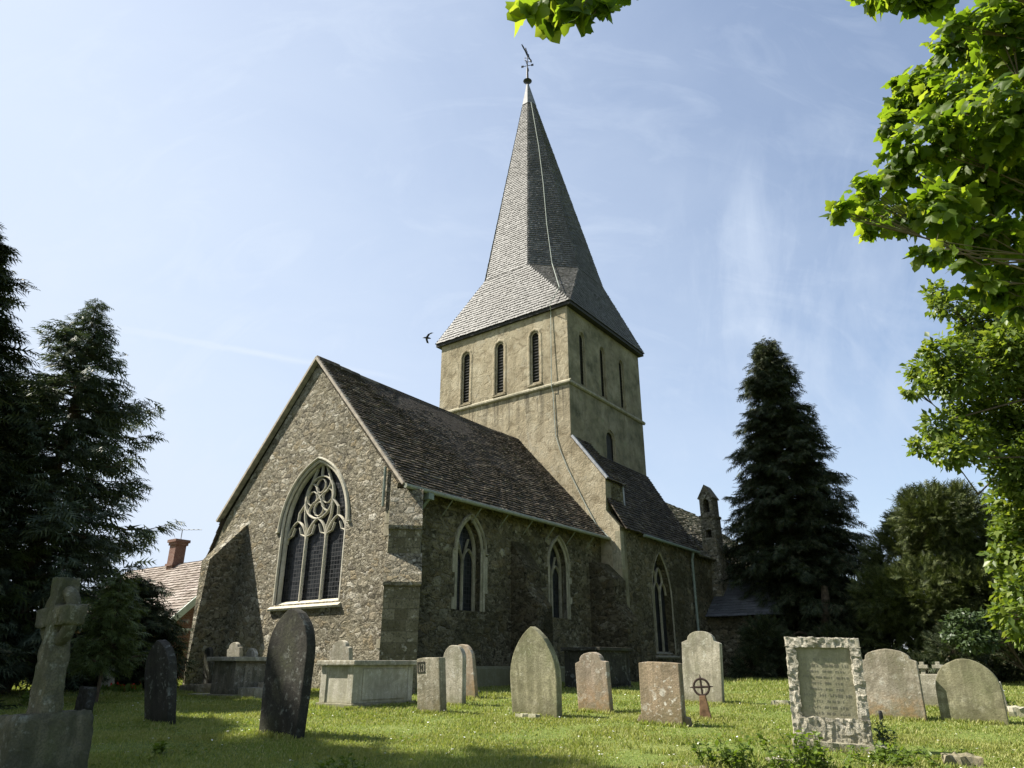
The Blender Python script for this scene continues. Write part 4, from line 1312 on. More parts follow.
# Celtic cross in the left foreground
B = on_ground(33, 792)
cx_ = empty('stone_cross'); cx_.matrix_world = Matrix.Translation(B) @ Matrix.Rotation(-R(3.0), 4, 'Y') @ Matrix.Rotation(-R(34), 4, 'Z')
tag(cx_, 'weathered ringed stone cross leaning on a rough block at the left front', 'stone cross')
st_cross = mat_stone('mossy_cross_stone', (.17, .155, .105), (.06, .06, .04), (.34, .35, .29), .6, 0, .7, .9, 1.0)
bz = at(45, 713, B.y).z - B.z
blk = rough_box('base_block', (-.42, -.30, -.35), (.10, .36, bz), st_cross, cx_, .02, .05, 3)
sub = bmesh.new(); sub.from_mesh(blk.data)
for v in sub.verts:
    k = max(0, (v.co.z - bz + .12) / .12)
    v.co.x *= 1 - .13 * k * k; v.co.y *= 1 - .1 * k * k
sub.to_mesh(blk.data); sub.free()
for p_ in blk.data.polygons: p_.use_smooth = True
HT = at(70, 578, B.y + .1).z - at(45, 713, B.y).z
zc = bz + HT * .70                      # centre of the head
aw_, sw = .115, .125
def cross_part():
    b = MB()
    o1 = [(-.14, bz - .1), (-.085, zc - .2), (-.072, zc - .09), (-.27, zc - .085), (-.285, zc + .085), (-.072, zc + .085), (-.088, bz + HT), (.088, bz + HT), (.072, zc + .085), (.285, zc + .085),
          (.27, zc - .085), (.072, zc - .09), (.085, zc - .2), (.14, bz - .1)]
    o1 = [(x - .06, z) for x, z in o1]
    b.wall(o1, [], lambda x, z, d: Vector((x, -.09 - d, z)), -.18 * -1)
    return b
cb = cross_part()
shaft = cb.build('shaft', st_cross, cx_, False, .022)
sub = bmesh.new(); sub.from_mesh(shaft.data)
bmesh.ops.triangulate(sub, faces=sub.faces)
for _ in range(4):
    ed = [e for e in sub.edges if e.calc_length() > .06]
    bmesh.ops.subdivide_edges(sub, edges=ed, cuts=1)
bmesh.ops.triangulate(sub, faces=sub.faces)
for v in sub.verts:
    v.co += noise.noise_vector(v.co * 8) * .016 + noise.noise_vector(v.co * 26) * .009
sub.to_mesh(shaft.data); sub.free()
for p_ in shaft.data.polygons: p_.use_smooth = True
rg = MB()
rg.tube([(-.06 + .215 * math.cos(a), 0, zc + .215 * math.sin(a)) for a in np.linspace(0, 2 * math.pi, 33)], .06, 8, False)
rg.build('ring', st_cross, cx_, True)

# red flowers under the conifer
B = on_ground(122, 692)
rf_ = empty('red_flowers', B); tag(rf_, 'patch of red flowers in the sun under the left conifer', 'flowers')

# ------------------------------------------------------------------ leaves
def unit(a):
    return a / np.maximum(np.linalg.norm(a, axis=1, keepdims=True), 1e-9)
def scatter_leaves(name, Pts, A, Nn, size, tmpl, mat, parent=None):
    """tmpl=(verts (k,3) as across, along, up ; faces): one leaf for each point, pointing along A with normal near Nn"""
    tv, tf = tmpl
    tv = np.asarray(tv, float); tf = np.asarray(tf, int)
    A = unit(A); B_ = unit(np.cross(Nn, A)); N_ = np.cross(A, B_)
    n = len(Pts); k = len(tv)
    size = np.asarray(size).reshape(n, 1, 1)
    V = Pts[:, None, :] + size * (tv[None, :, 0:1] * B_[:, None, :] + tv[None, :, 1:2] * A[:, None, :] + tv[None, :, 2:3] * N_[:, None, :])
    F = (tf[None] + (np.arange(n) * k)[:, None, None]).reshape(-1, tf.shape[1])
    return np_mesh(name, V.reshape(-1, 3), F, mat, parent)
T_DIAM = ([(0, 0, 0), (-.32, .45, .07), (0, 1, -.04), (.32, .45, .07)], [(0, 1, 2), (0, 2, 3)])
# five-lobed sycamore leaf
_l = [(0, 0), (.18, .0), (.42, -.03), (.40, .14), (.60, .34), (.47, .44), (.42, .58), (.25, .60), (.19, .80), (0, 1.0)]
_l = _l + [(-x, y) for x, y in reversed(_l[1:-1])]
_lv = [(x, y, -.34 * abs(x) - .22 * y * y + .05 * math.sin(9 * x + 4 * y)) for x, y in _l] + [(0, .36, .05)]
T_MAPLE = (_lv, [(k, (k + 1) % len(_l), len(_l)) for k in range(len(_l))])
def _frond():
    v, f = [], []
    def tri(a, b, c):
        i = len(v); v.extend([a, b, c]); f.append((i, i + 1, i + 2))
    tri((-.05, 0, 0), (.05, 0, 0), (0, 1, -.10))
    for y, L in ((.12, .30), (.32, .34), (.52, .27), (.72, .17)):
        for s in (-1, 1):
            tri((0, y - .06, -.02), (0, y + .07, -.02), (s * L, y + .26, -.12))
    return v, f
T_FROND = _frond()

def conifer(name, base, h, radius, label, cat, mat, seed, nb=260, droop=.25, tipup=.18, spray=.42, start=.04, shape=None, trunk_r=.22, sparse_top=0.0, per=13, group=None, jag=.3, hang=.75):
    rs = np.random.RandomState(seed)
    root = empty(name, base); tag(root, label, cat, group)
    tk = MB()
    tk.tube([(0, 0, -.4), (0, 0, h * .3), (.03, .02, h * .7), (0, 0, h * .985)], [trunk_r, trunk_r * .75, trunk_r * .35, .012], 8)
    Pp, Aa, Nn, Ss = [], [], [], []
    shape = shape or (lambda t: (1 - t) ** .8)
    for i in range(nb):
        t = start + (1 - start) * ((i + rs.rand()) / nb) ** 1.05
        z = h * t
        L = radius * shape(t) * (1 - jag + 2 * jag * rs.rand() ** 1.2) + .12 * min(1, (1 - t) * 5)
        az = i * 2.39996 + rs.rand() * .7
        d = np.array([math.cos(az), math.sin(az), 0.0])
        m = max(4, int(per * (L / radius) ** .6 + 3))
        side = np.array([-d[1], d[0], 0])
        rise = (rs.rand() - .35) * .3 * L + (.5 * L if t > .8 else 0)
        pts_b = []
        for k in range(m):
            s = (k + .3 + rs.rand() * .6) / m
            p = d * L * s + np.array([0, 0, z + rise * s - droop * L * s * s * 1.3 + tipup * L * s ** 4])
            if k % 3 == 0: pts_b.append(p)
            if s < .15: continue
            for q in range(4 if s > .3 else 2):
                sg = rs.choice((-1, 1)); an = rs.uniform(.05, 1.15)
                a = d * math.cos(an) + side * sg * math.sin(an) + np.array([0, 0, rs.uniform(-hang, .12)])
                Pp.append(p + rs.randn(3) * .06); Aa.append(a)
                Nn.append(np.array([0, 0, 1.0]) + rs.randn(3) * .45); Ss.append(spray * rs.uniform(.6, 1.25) * (.75 if s > .85 else 1) * (.8 + .25 * (L / radius)) * min(1, .42 + 1.6 * L / radius))
        if len(pts_b) > 1 and L > .5:
            tk.tube(pts_b, [max(.008, .028 * (1 - k / len(pts_b)) * (L / radius + .4)) for k in range(len(pts_b))], 4, False)
    tk.build('trunk', M['bark'], root)
    scatter_leaves('foliage', np.array(Pp), np.array(Aa), np.array(Nn), np.array(Ss), T_FROND, mat, root)
    return root

lf_dark = mat_leaf('dark_conifer_needles', [(0, (.018, .027, .013)), (.6, (.040, .054, .024)), (.9, (.070, .084, .038)), (1, (.12, .11, .06))], .12, (1, 1.1, .5), .6, .2)
lf_spruce = mat_leaf('spruce_needles', [(0, (.038, .056, .032)), (.6, (.078, .104, .060)), (1, (.15, .175, .11))], .15, (1, 1.1, .6), .55, .3)
lf_yew = mat_leaf('yew_needles', [(0, (.034, .048, .016)), (.6, (.070, .088, .028)), (1, (.125, .14, .048))], .18, (1, 1.1, .5), .55, .25)
lf_gold = mat_leaf('yellow_green_spray', [(0, (.05, .075, .02)), (1, (.12, .15, .05))], .3, (1.1, 1.1, .5), .5, .3)
lf_maple = mat_leaf('field_maple_leaves', [(0, (.07, .115, .02)), (.6, (.12, .17, .032)), (1, (.18, .22, .055))], .45, (1.6, 1.55, .55), .42, .4)
lf_syc = mat_leaf('sycamore_leaves', [(0, (.045, .085, .012)), (.5, (.08, .13, .018)), (.85, (.11, .155, .026)), (1, (.14, .175, .042))], .60, (2.6, 2.4, .7), .5, .25)
lf_shrub = mat_leaf('pale_shrub_leaves', [(0, (.035, .06, .022)), (1, (.085, .12, .05))], .3, (1.1, 1.2, .7), .45, .4)
lf_weed = mat_leaf('weed_leaves', [(0, (.075, .12, .016)), (1, (.16, .22, .04))], .45, (1.2, 1.25, .5), .45, .35)

def gbase(x, y): return Vector((x, y, gz(x, y)))
conifer('conifer_tree', gbase(12.75, 32), 15.6, 3.35, 'tall dark conifer standing right of the church', 'tree', lf_dark, 3, 680, .34, .16, .54, .02,
        lambda t: min(1.0, .12 + 1.12 * (1 - t) ** .95) * (min(1, .45 + t * 2.2)), .3, per=18, jag=.26, hang=1.3)
conifer('spruce_tree', gbase(-11.25, 16.8), 9.75, 2.35, 'feathery grey-green spruce with a thin top left of the gable', 'tree', lf_spruce, 5, 240, .20, .34, .50, .03,
        lambda t: float(np.interp(t, [0, .1, .2, .3, .5, .67, .85, 1], [.7, .72, .78, .96, .8, .64, .24, .02])), .2, per=15, jag=.45)
conifer('conifer_tree', gbase(-12.9, 14.3), 10.9, 2.1, 'black-green columnar conifer cut off by the left edge of the picture', 'tree', lf_dark, 8, 420, .3, .15, .5, .02,
        lambda t: min(1.0, 1.7 * (1 - t) ** .8), .25, per=15, jag=.2)
conifer('young_conifer', gbase(-12.0, 16.2), 6.9, 1.9, 'young yellow-green conifer between the two dark trees on the left', 'tree', lf_gold, 9, 130, .2, .3, .42, .1,
        lambda t: min(1.0, 1.4 * (1 - t)), .12, per=11)
conifer('conifer_sapling', gbase(-7.75, 14.3), 2.35, .66, 'small pale-tipped conifer behind the stone cross', 'tree', lf_gold, 10, 60, .15, .25, .26, .25,
        lambda t: (1 - t) ** .7, .04, per=7)
for x, y, h_, r_, sd_, lb_ in ((-9.7, 18.6, 2.6, 1.3, 21, 'low dark conifer skirt at the foot of the spruce'), (-10.6, 12.4, 3.2, 1.6, 22, 'dark bushy conifer behind the stone cross at the far left')):
    conifer('conifer_bush', gbase(x, y), h_, r_, lb_, 'bush', lf_dark, sd_, 150, .35, .1, .42, .03, lambda t: min(1, 1.6 * (1 - t) ** .7), .1, per=10)
# tall trees just outside the picture on the left, whose shade lies over the near grass
for x, y, h_, sd_ in ((-12.6, 8.3, 16.5, 31), (-13.6, 11.4, 11.5, 32)):
    conifer('conifer_tree', gbase(x, y), h_, 2.6, 'tall conifer outside the left edge shading the near grass', 'tree', lf_dark, sd_, 300, .25, .1, .7, .04, lambda t: min(1, 1.8 * (1 - t) ** .7), .3, per=12,
            group='shade trees outside the left edge')

def leaf_crown(root, name, blobs, n, size, tmpl, mat, seed, hang=.35, shell=.55):
    """blobs: (centre, radius) ; leaves fill the outer part of each lump"""
    rs = np.random.RandomState(seed)
    vol = np.array([b[1] ** 2.3 for b in blobs]); cnt = np.maximum(6, (n * vol / vol.sum()).astype(int))
    P_, A_, N_, S_ = [], [], [], []
    for (c, r), k in zip(blobs, cnt):
        d = unit(rs.randn(k, 3))
        rr = r * (shell + (1 - shell) * rs.rand(k, 1) ** .6) * (1 + .22 * rs.randn(k, 1) * .6)
        sub = unit(rs.randn(max(3, k // 14), 3))                  # twigs: leaves gather round them
        pick = sub[rs.randint(0, len(sub), k)]
        d = unit(d * .55 + pick * .75)
        p = np.array(c) + d * rr * np.array([1, 1, .82])
        P_.append(p)
        A_.append(d * .7 + rs.randn(k, 3) * .6 + np.array([0, 0, -hang]))
        N_.append(np.array([0, 0, 1.0]) + d * .5 + rs.randn(k, 3) * .45)
        S_.append(size * (.45 + .85 * rs.rand(k) ** .8))
    return scatter_leaves(name, np.concatenate(P_), np.concatenate(A_), np.concatenate(N_), np.concatenate(S_), tmpl, mat, root)
def branches(mb, start, blobs, r0, rs, sag=.1):
    for c, r in blobs:
        c = Vector(c); d = c - start
        m1 = start + d * .4 + Vector(rs.randn(3) * .08) * d.length + Vector((0, 0, .10 * d.length)); m2 = start + d * .75 + Vector(rs.randn(3) * .05) * d.length
        mb.tube([start, m1, m2, c], [r0, r0 * .55, r0 * .3, r0 * .1], 5, False)
        for _ in range(4):
            e = c + Vector(rs.randn(3)).normalized() * r * .85
            mb.tube([m2.lerp(c, .5), c.lerp(e, .5), e], [r0 * .2, r0 * .12, r0 * .04], 4, False)

# maple behind, at the right edge
def px_blobs(lst, Y, jitter, seed, kz=1.0):
    rs = np.random.RandomState(seed); out = []
    for x, y, r in lst:
        Yk = Y + rs.uniform(-jitter, jitter)
        p = at(x, y, Yk); dep = p.y * _cp + p.z * _sp
        out.append(((p.x, p.y, p.z), r * dep / 700 * kz))
    return out
mp = [(938, 292, 12), (948, 305, 15), (985, 320, 28), (1015, 300, 25), (975, 345, 20), (945, 355, 22), (925, 372, 18), (915, 388, 12), (955, 380, 24), (990, 375, 28), (1020, 370, 28), (1010, 345, 26),
      (965, 405, 18), (990, 415, 22), (940, 425, 17), (925, 445, 14), (948, 452, 18), (968, 438, 20), (975, 458, 12), (1005, 440, 24), (1022, 470, 30), (1012, 500, 24), (1022, 530, 26), (1015, 560, 24), (1024, 590, 24), (1012, 615, 18), (1030, 630, 20),
      (1060, 330, 50), (1070, 400, 60), (1075, 480, 60), (1080, 560, 60), (1120, 250, 70), (1150, 350, 80), (1160, 450, 80), (1090, 300, 50), (1050, 440, 30), (1055, 520, 34)]
mb_ = px_blobs(mp, 17.5, 1.2, 4)
mt = empty('maple_tree', gbase(17.2, 19.0)); tag(mt, 'light green broadleaf tree overhanging the right edge behind the headstones', 'tree')
inv = Vector(mt.location)
bl = [((c[0] - inv.x, c[1] - inv.y, c[2] - inv.z), r) for c, r in mb_]
k_ = MB(); k_.tube([(0, 0, -.3), (.05, 0, 2.5), (-.1, 0, 5), (0, .1, 9)], [.35, .28, .22, .08], 10)
rs_ = np.random.RandomState(2)
for c, r in bl:
    zz = max(2.2, min(8.5, c[2] * .75))
    branches(k_, Vector((0, 0, zz)), [(c, r)], .07, rs_)
k_.build('trunk', M['bark'], mt)
leaf_crown(mt, 'crown', bl, 85000, .19, T_DIAM, lf_maple, 6, .3, .35)

# sycamore overhead, near the camera at the right
SB = gbase(7.6, 5.2)
sy = empty('sycamore_tree', SB); tag(sy, 'near sycamore whose leafy boughs hang into the upper right corner', 'tree')
nb_ = [(995, 25, 38), (960, 45, 30), (1015, 60, 45), (930, 85, 26), (905, 105, 22), (890, 120, 16), (960, 100, 40), (1000, 120, 50), (925, 140, 34), (895, 170, 26), (965, 165, 44), (1010, 185, 44),
       (865, 192, 20), (845, 212, 16), (875, 218, 20), (905, 212, 28), (945, 212, 34), (985, 235, 36), (1015, 262, 34), (935, 248, 18), (960, 262, 22), (1000, 290, 22), (975, 282, 16), (1024, 300, 24), (900, 80, 10), (945, 25, 14)]
hi_ = [(1070, 40, 70), (1080, 150, 70), (1080, 240, 60), (1040, -60, 70), (1120, -40, 90), (1150, 100, 90), (1160, 220, 80), (980, -70, 30)]
b1 = px_blobs(nb_, 5.4, .55, 7, .95) + px_blobs(hi_, 5.6, .6, 8, .9)
sp_ = [(533, 6, 13), (548, 14, 11), (560, 2, 12), (580, 6, 13), (592, 16, 10), (604, 5, 12), (545, -12, 14), (585, -14, 18), (620, -16, 16), (560, -22, 14)]
b2 = px_blobs(sp_, 2.9, .12, 9, .9)
tp_ = [(868, -2, 9), (905, -8, 14), (925, -6, 16), (945, -6, 10), (885, -18, 16), (930, -26, 24), (680, -22, 10)]
b3 = px_blobs(tp_, 3.6, .12, 10, .9)
def rel(bs): return [((c[0] - SB.x, c[1] - SB.y, c[2] - SB.z), r) for c, r in bs]
k_ = MB(); k_.tube([(0, 0, -.4), (-.1, .1, 1.8), (-.2, .15, 3.6), (-.4, 0, 6.0), (-.5, -.3, 8.5)], [.42, .33, .28, .2, .1], 10)
rs_ = np.random.RandomState(12)
branches(k_, Vector((-.2, .15, 3.6)), rel(b1), .028, rs_)
lm = rel(b2)
k_.tube([Vector((-.35, 0, 5.4)), Vector((-2.5, -1.0, 5.9)), Vector(rel(b3)[4][0]) + Vector((0, 0, .25)), Vector(lm[8][0]) + Vector((0, 0, .25)), Vector(lm[7][0])], [.09, .05, .03, .015, .006], 6, False)
branches(k_, Vector(lm[8][0]) + Vector((0, 0, .2)), lm, .008, rs_)
branches(k_, Vector(rel(b3)[4][0]) + Vector((0, 0, .2)), rel(b3), .01, rs_)
k_.build('trunk', M['stem'], sy)
leaf_crown(sy, 'crown', rel(b1), 13000, .122, T_MAPLE, lf_syc, 14, .5, .15)
leaf_crown(sy, 'leafy_spray', rel(b2), 40, .145, T_MAPLE, lf_syc, 15, .9, .1)
leaf_crown(sy, 'leafy_spray', rel(b3)[:6], 120, .15, T_MAPLE, lf_syc, 16, .8, .1)

# yew behind on the right
def yew(label, blobs, n, seed, base, mat=lf_yew, size=.42, name='yew_tree', cat='tree'):
    rt = empty(name, base); tag(rt, label, cat)
    rs = np.random.RandomState(seed)
    bl = [((c[0] - base.x, c[1] - base.y, c[2] - base.z), r) for c, r in blobs]
    k = MB(); k.tube([(0, 0, -.3), (0, 0, 1.6), (.1, 0, 3.5)], [.4, .32, .12], 8)
    branches(k, Vector((0, 0, 1.4)), bl, .07, rs)
    k.build('trunk', M['bark'], rt)
    P_, A_, N_, S_ = [], [], [], []
    vol = np.array([r ** 2 for c, r in bl]); cnt = (n * vol / vol.sum()).astype(int)
    for (c, r), kk in zip(bl, cnt):
        twig = unit(rs.randn(max(6, kk // 9), 3) + np.array([0, 0, .25])); pk = twig[rs.randint(0, len(twig), kk)]
        s = rs.rand(kk, 1) ** .55
        P_.append(np.array(c) + pk * r * (.3 + .85 * s) + rs.randn(kk, 3) * .05)
        A_.append(pk * 1.0 + rs.randn(kk, 3) * .45 + np.array([0, 0, .18])); N_.append(rs.randn(kk, 3) + np.array([0, -.3, .6])); S_.append(size * rs.uniform(.6, 1.25, kk) * (1.15 - .35 * s[:, 0]))
    scatter_leaves('crown', np.concatenate(P_), np.concatenate(A_), np.concatenate(N_), np.concatenate(S_), T_FROND, mat, rt)
    return rt
yb = [(932, 520, 30), (915, 530, 22), (955, 512, 24), (900, 560, 28), (940, 555, 36), (975, 545, 32), (990, 575, 30), (885, 600, 26), (925, 600, 36), (965, 600, 36), (1000, 610, 34), (900, 640, 30), (940, 645, 32), (985, 650, 30), (880, 572, 10), (1010, 560, 26), (1030, 620, 40), (1060, 590, 50)]
yew('broad dark yew behind the headstones on the right', px_blobs(yb, 27, 1.5, 5), 30000, 41, gbase(17.5, 27.5))
yb2 = [(875, 610, 22), (868, 640, 22), (850, 625, 20), (835, 655, 22), (870, 665, 18), (805, 668, 16), (780, 655, 18), (765, 640, 18), (752, 668, 16)]
yew('dark evergreen bush filling the gap between the tall conifer and the yew', px_blobs(yb2, 29, .8, 6), 9000, 42, gbase(12.6, 29.5), lf_dark, .38, 'evergreen_bush', 'bush')
yb3 = [(955, 655, 22), (985, 668, 20), (1015, 660, 26), (1040, 650, 30), (925, 672, 14), (895, 675, 12)]
yew('black evergreen hedge in shade behind the far right headstones', px_blobs(yb3, 23, .5, 7), 6000, 43, gbase(16.6, 23.2), lf_dark, .32, 'evergreen_hedge', 'hedge')
sh = empty('pale_shrub', gbase(14.6, 21.5)); tag(sh, 'pale-leaved rounded shrub in front of the yew at the right', 'shrub')
shb = px_blobs([(962, 622, 14), (978, 628, 14), (990, 620, 12), (952, 634, 10), (985, 640, 12), (970, 642, 12)], 21.3, .3, 8)
shl = [((c[0] - sh.location.x, c[1] - sh.location.y, c[2] - sh.location.z), r) for c, r in shb]
k_ = MB(); k_.tube([(0, 0, -.2), (0, 0, .5)], [.06, .04], 6); branches(k_, Vector((0, 0, .4)), shl, .03, np.random.RandomState(3)); k_.build('stem', M['bark'], sh)
leaf_crown(sh, 'foliage', shl, 2600, .14, T_DIAM, lf_shrub, 17, .3, .4)
# foliage masses to close the view far away
rs_ = np.random.RandomState(77)
wb = []
for k in range(34):
    x = -60 + k * 3.7 + rs_.uniform(-1, 1)
    if -4 < x < 22: continue
    wb.append(((x, 62 + rs_.uniform(-4, 4), .8 + rs_.uniform(0, 1.4)), 2.2 + rs_.uniform(0, 1.2)))
far = leaf_crown(None, 'distant_trees', wb, 9000, .8, T_DIAM, lf_yew, 18, .2, .5)
tag(far, kind='stuff')

# flowers, weeds
fl_red = mat_leaf('red_petals', [(0, (.45, .03, .02)), (1, (.6, .06, .03))], .2, (1, .4, .3))
rs_ = np.random.RandomState(5)
n = 70
pp = np.stack([rs_.uniform(-.35, .35, n), rs_.uniform(-.2, .2, n), rs_.uniform(.05, .16, n)], 1)
scatter_leaves('petals', pp, rs_.randn(n, 3), np.tile([0, 0, 1.], (n, 1)) + rs_.randn(n, 3) * .3, np.full(n, .07), T_DIAM, fl_red, rf_)['kind'] = 'stuff'
pp = np.stack([rs_.uniform(-.4, .4, 160), rs_.uniform(-.25, .25, 160), np.zeros(160)], 1)
scatter_leaves('stems', pp, rs_.randn(160, 3) * .4 + [0, 0, 1], rs_.randn(160, 3), rs_.uniform(.08, .2, 160), T_DIAM, lf_weed, rf_)
def weed(label, bx, by, w, h, n, seed, size=.07, mat=lf_weed):
    B = on_ground(bx, by); rs = np.random.RandomState(seed)
    o = empty('weed_clump', B); tag(o, label, 'weeds')
    k = MB(); P_, A_ = [], []
    ns = max(5, n // 14)
    for i in range(ns):
        b = np.array([rs.normal(0, w * .4), rs.normal(0, w * .25), 0]); t = b + np.array([rs.normal(0, w * .18), rs.normal(0, w * .18), h * rs.uniform(.45, 1.05)])
        k.tube([b, (b + t) / 2 + rs.randn(3) * .01, t], [.005, .004, .002], 4, False)
        for q in range(14):
            s = rs.uniform(.12, 1); P_.append(b + (t - b) * s); A_.append(np.array([*rs.randn(2), rs.uniform(-.2, .7)]))
    tag(k.build('stem', lf_weed, o), kind='stuff')
    P_, A_ = np.array(P_), np.array(A_)
    scatter_leaves('leaves', P_, A_, np.tile([0, 0, 1.], (len(P_), 1)) + rs.randn(len(P_), 3) * .4, size * rs.uniform(.5, 1.2, len(P_)), T_DIAM, mat, o)
weed('leafy weed clump on the kerb left of the framed stone', 730, 768, .32, .26, 330, 1)
weed('tall pale weeds at the left foot of the framed stone', 806, 772, .38, .36, 420, 2, .07)
weed('bright low weeds covering the grave right of the framed stone', 900, 766, .55, .18, 620, 3, .06)
weed('dark-stemmed weeds at the right corner of the framed stone', 886, 752, .2, .30, 160, 4, .06, lf_shrub)
weed('sunlit weed tuft left of the stone cross shaft', 28, 706, .22, .25, 150, 5)
weed('small weed tuft in the shade right of the cross block', 160, 756, .16, .14, 90, 6)
weed('grassy weeds at the bottom edge near the middle left', 338, 778, .35, .2, 220, 7, .06)
weed('weeds sprouting beside the pale lump of stone at the right edge', 1008, 708, .2, .2, 90, 8)

# ------------------------------------------------------------------ grass
m, T = new_mat('grass_blades')
g = T.n('ShaderNodeNewGeometry')
gc = T.n('ShaderNodeTexCoord').outputs['Object']
c = T.ramp(g.outputs['Random Per Island'], [(0, (.14, .19, .034)), (.5, (.22, .265, .06)), (.85, (.29, .31, .095)), (1, (.44, .40, .21))])
c = T.mix(T.ramp(T.noise(gc, .9, 4, .6), [(.38, .0), (.65, .65)]), c, (.28, .275, .09))
b = T.n('ShaderNodeBsdfPrincipled'); T.l(c, b.inputs['Base Color']); b.inputs['Roughness'].default_value = .55; b.inputs['Specular IOR Level'].default_value = .25
t = T.n('ShaderNodeBsdfTranslucent'); T.l(T.mix(1.0, c, (1.15, 1.2, .6), 'MULTIPLY'), t.inputs['Color'])
mx = T.n('ShaderNodeMixShader'); mx.inputs[0].default_value = .4; T.l(b.outputs[0], mx.inputs[1]); T.l(t.outputs[0], mx.inputs[2])
o_ = T.n('ShaderNodeOutputMaterial'); T.l(mx.outputs[0], o_.inputs[0])
bpy.context.view_layer.update()
FOOT = []
for ob in bpy.data.objects:
    if ob.parent is None and ob.get('category') in ('headstone', 'chest tomb', 'stone cross', 'kerb stone', 'grave cross', 'grave block', 'grave slab'):
        FOOT.append((ob.matrix_world.translation.copy() if ob.type == 'MESH' else ob.matrix_world.translation.copy(), ob))
def grass():
    rs = np.random.RandomState(3)
    Ps, Hs = [], []
    for (y0, y1, dens, hh) in ((5.0, 6.4, 1200, .04), (6.4, 9.5, 4200, .031), (9.5, 12.5, 2400, .033), (12.5, 16, 1300, .037), (16, 22, 500, .05), (22, 30, 150, .08)):
        wx0, wx1 = -(y1 * .80 + 1.5), y1 * .80 + 1.5
        n = int((y1 - y0) * (wx1 - wx0) * dens)
        x = rs.uniform(wx0, wx1, n); y = rs.uniform(y0, y1, n)
        patch = np.array([noise.noise((a * 1.1, b_ * 1.1, 7)) for a, b_ in zip(x[:], y[:])]) if n < 400000 else np.zeros(n)
        keep = (np.abs(x) < y * .78 + 1.5) & (rs.rand(n) < .72 + .8 * patch)
        x, y, patch = x[keep], y[keep], patch[keep]
        z = np.array([gz(a, b_) for a, b_ in zip(x, y)]) - .006
        Ps.append(np.stack([x, y, z], 1)); Hs.append(hh * rs.uniform(.5, 1.35, len(x)) * (1 + .8 * np.maximum(patch, -.5)))
    # longer untrimmed tufts at the foot of every stone
    for o_, ob in FOOT:
        big = ob['category'] in ('chest tomb',)
        n = 900 if big else 420
        ax = Vector((math.cos(GY), math.sin(GY), 0)); ay = Vector((-ax.y, ax.x, 0))
        hx, y0_, y1_ = (.6, -.2, 1.9) if big else ((.55, -.45, .5) if ob['category'] == 'stone cross' else (.36, -.13, .12))
        qx = rs.uniform(-hx, hx, n) * (1 + .15 * rs.randn(n)); qy = np.where(rs.rand(n) < .65, y0_ + .04 * rs.randn(n), rs.uniform(y0_, y1_, n))
        if big: qx = np.where(rs.rand(n) < .5, hx + .04 * rs.randn(n), qx)
        x = o_.x + ax.x * qx + ay.x * qy; y = o_.y + ax.y * qx + ay.y * qy
        z = np.array([gz(a, b_) for a, b_ in zip(x, y)]) - .006
        Ps.append(np.stack([x, y, z], 1)); Hs.append(rs.uniform(.03, .085, n))
    # scattered rank tufts
    for _ in range(170):
        cy_ = rs.uniform(6.3, 16); cx2 = rs.uniform(-.75, .8) * cy_; n = 45
        x = cx2 + rs.randn(n) * .07; y = cy_ + rs.randn(n) * .07
        z = np.array([gz(a, b_) for a, b_ in zip(x, y)]) - .006
        Ps.append(np.stack([x, y, z], 1)); Hs.append(rs.uniform(.04, .09, n))
    Pn = np.concatenate(Ps); H = np.concatenate(Hs); n = len(Pn)
    az = rs.uniform(0, 2 * np.pi, n); ln = rs.uniform(.1, .75, n)
    d = np.stack([np.cos(az), np.sin(az), np.zeros(n)], 1)
    s = np.stack([-np.sin(az), np.cos(az), np.zeros(n)], 1)
    wdt = (.0026 + .00038 * Pn[:, 1])[:, None] * rs.uniform(.7, 1.3, (n, 1))
    up = np.array([0, 0, 1.0])
    hm = H[:, None]
    V = np.stack([Pn - s * wdt, Pn + s * wdt, Pn + up * hm * .6 + d * hm * (ln[:, None] * .35) + s * wdt * .75, Pn + up * hm + d * hm * ln[:, None]], 1)
    i = np.arange(n)[:, None] * 4
    F = np.concatenate([i + [0, 1, 2], i + [0, 2, 3]], 0)
    o = np_mesh('grass', V.reshape(-1, 3), F, m)
    tag(o, kind='stuff')
grass()
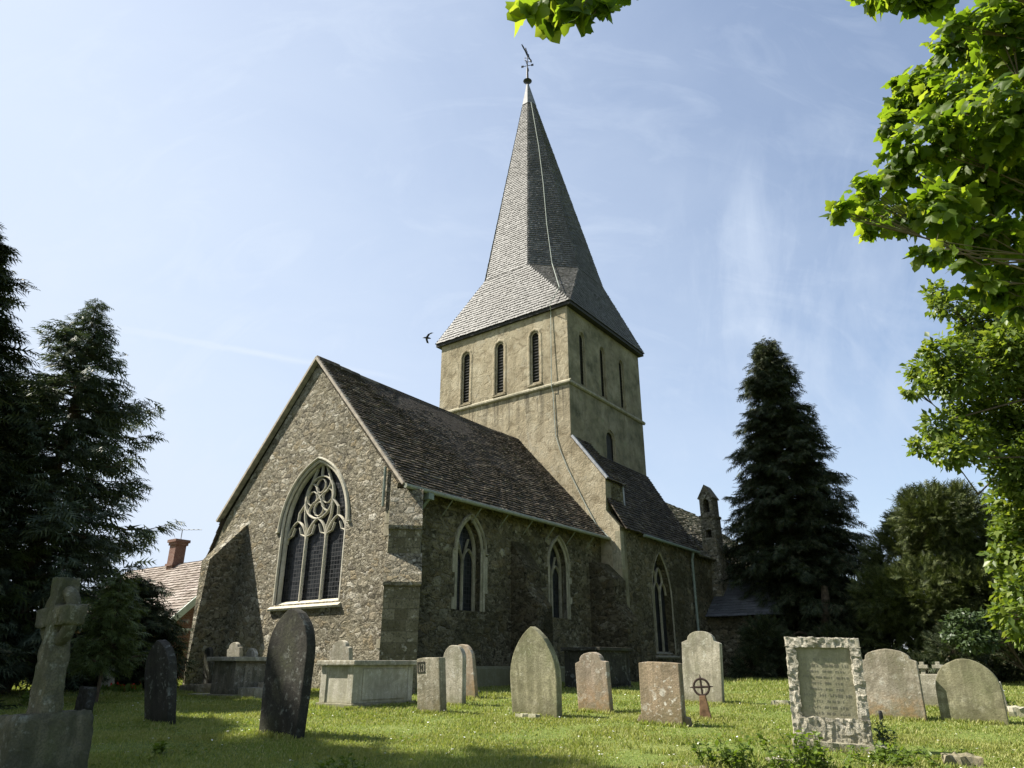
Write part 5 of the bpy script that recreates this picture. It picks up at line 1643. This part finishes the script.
# daisies and fallen petals in the lawn
rs_ = np.random.RandomState(9)
dn = 520
dy = 7 + 11 * rs_.rand(dn) ** 1.2; dx = rs_.uniform(-.7, .8, dn) * dy
dp_ = np.array([(a, b_, gz(a, b_) + rs_.uniform(.04, .065)) for a, b_ in zip(dx, dy)])
dz_ = scatter_leaves('daisies', dp_, np.concatenate([rs_.randn(dn, 2), np.zeros((dn, 1))], 1), np.tile([0, 0, 1.], (dn, 1)) + rs_.randn(dn, 3) * .25, rs_.uniform(.018, .032, dn),
                     ([(0, 0, 0), (-.5, .5, 0), (0, 1, 0), (.5, .5, 0)], [(0, 1, 2), (0, 2, 3)]), mat_plain('white_petals', (.75, .75, .70), .7, .1, 5))
tag(dz_, kind='stuff')

rs_ = np.random.RandomState(19)
cl_p = []
for _ in range(150):
    cy_ = rs_.uniform(6.3, 15); cx2 = rs_.uniform(-.75, .8) * cy_; rr_ = rs_.uniform(.06, .28)
    for q in range(int(260 * rr_)):
        a, b_ = cx2 + rs_.randn() * rr_, cy_ + rs_.randn() * rr_
        cl_p.append((a, b_, gz(a, b_) + rs_.uniform(.015, .05)))
cl_p = np.array(cl_p); n = len(cl_p)
cv = scatter_leaves('clover', cl_p, np.concatenate([rs_.randn(n, 2), rs_.uniform(-.1, .4, (n, 1))], 1), np.tile([0, 0, 1.], (n, 1)) + rs_.randn(n, 3) * .35, rs_.uniform(.02, .05, n), T_DIAM, lf_weed)
tag(cv, kind='stuff')

# bird passing the tower
bp = at(427, 338, 34)
bd = empty('bird', bp); tag(bd, 'small dark bird flying past the left corner of the tower', 'bird')
k = MB()
k.tube([(-.22, 0, 0), (-.12, 0, .01), (0, 0, .015), (.13, 0, .0), (.24, 0, -.03)], [.01, .045, .06, .04, .012], 8)
for sg in (-1, 1):
    k.prism([(-.05, 0), (.07, 0), (.02, .004), (-.03, .006)], lambda w, dd_, zz, sg=sg: Vector((dd_ - w * .25, sg * (.03 + w), .03 + zz + w * .35 - w * w * .5)), 0, .22)
    k.prism([(-.10, 0), (.02, 0), (-.03, .004)], lambda w, dd_, zz, sg=sg: Vector((dd_ - w * .5, sg * (.25 + w), .083 + zz - w * .2)), 0, .26)
b_ = k.build('body', M['iron'], bd, True)
bd.rotation_euler = (R(10), 0, R(200))
bpy.context.view_layer.update()
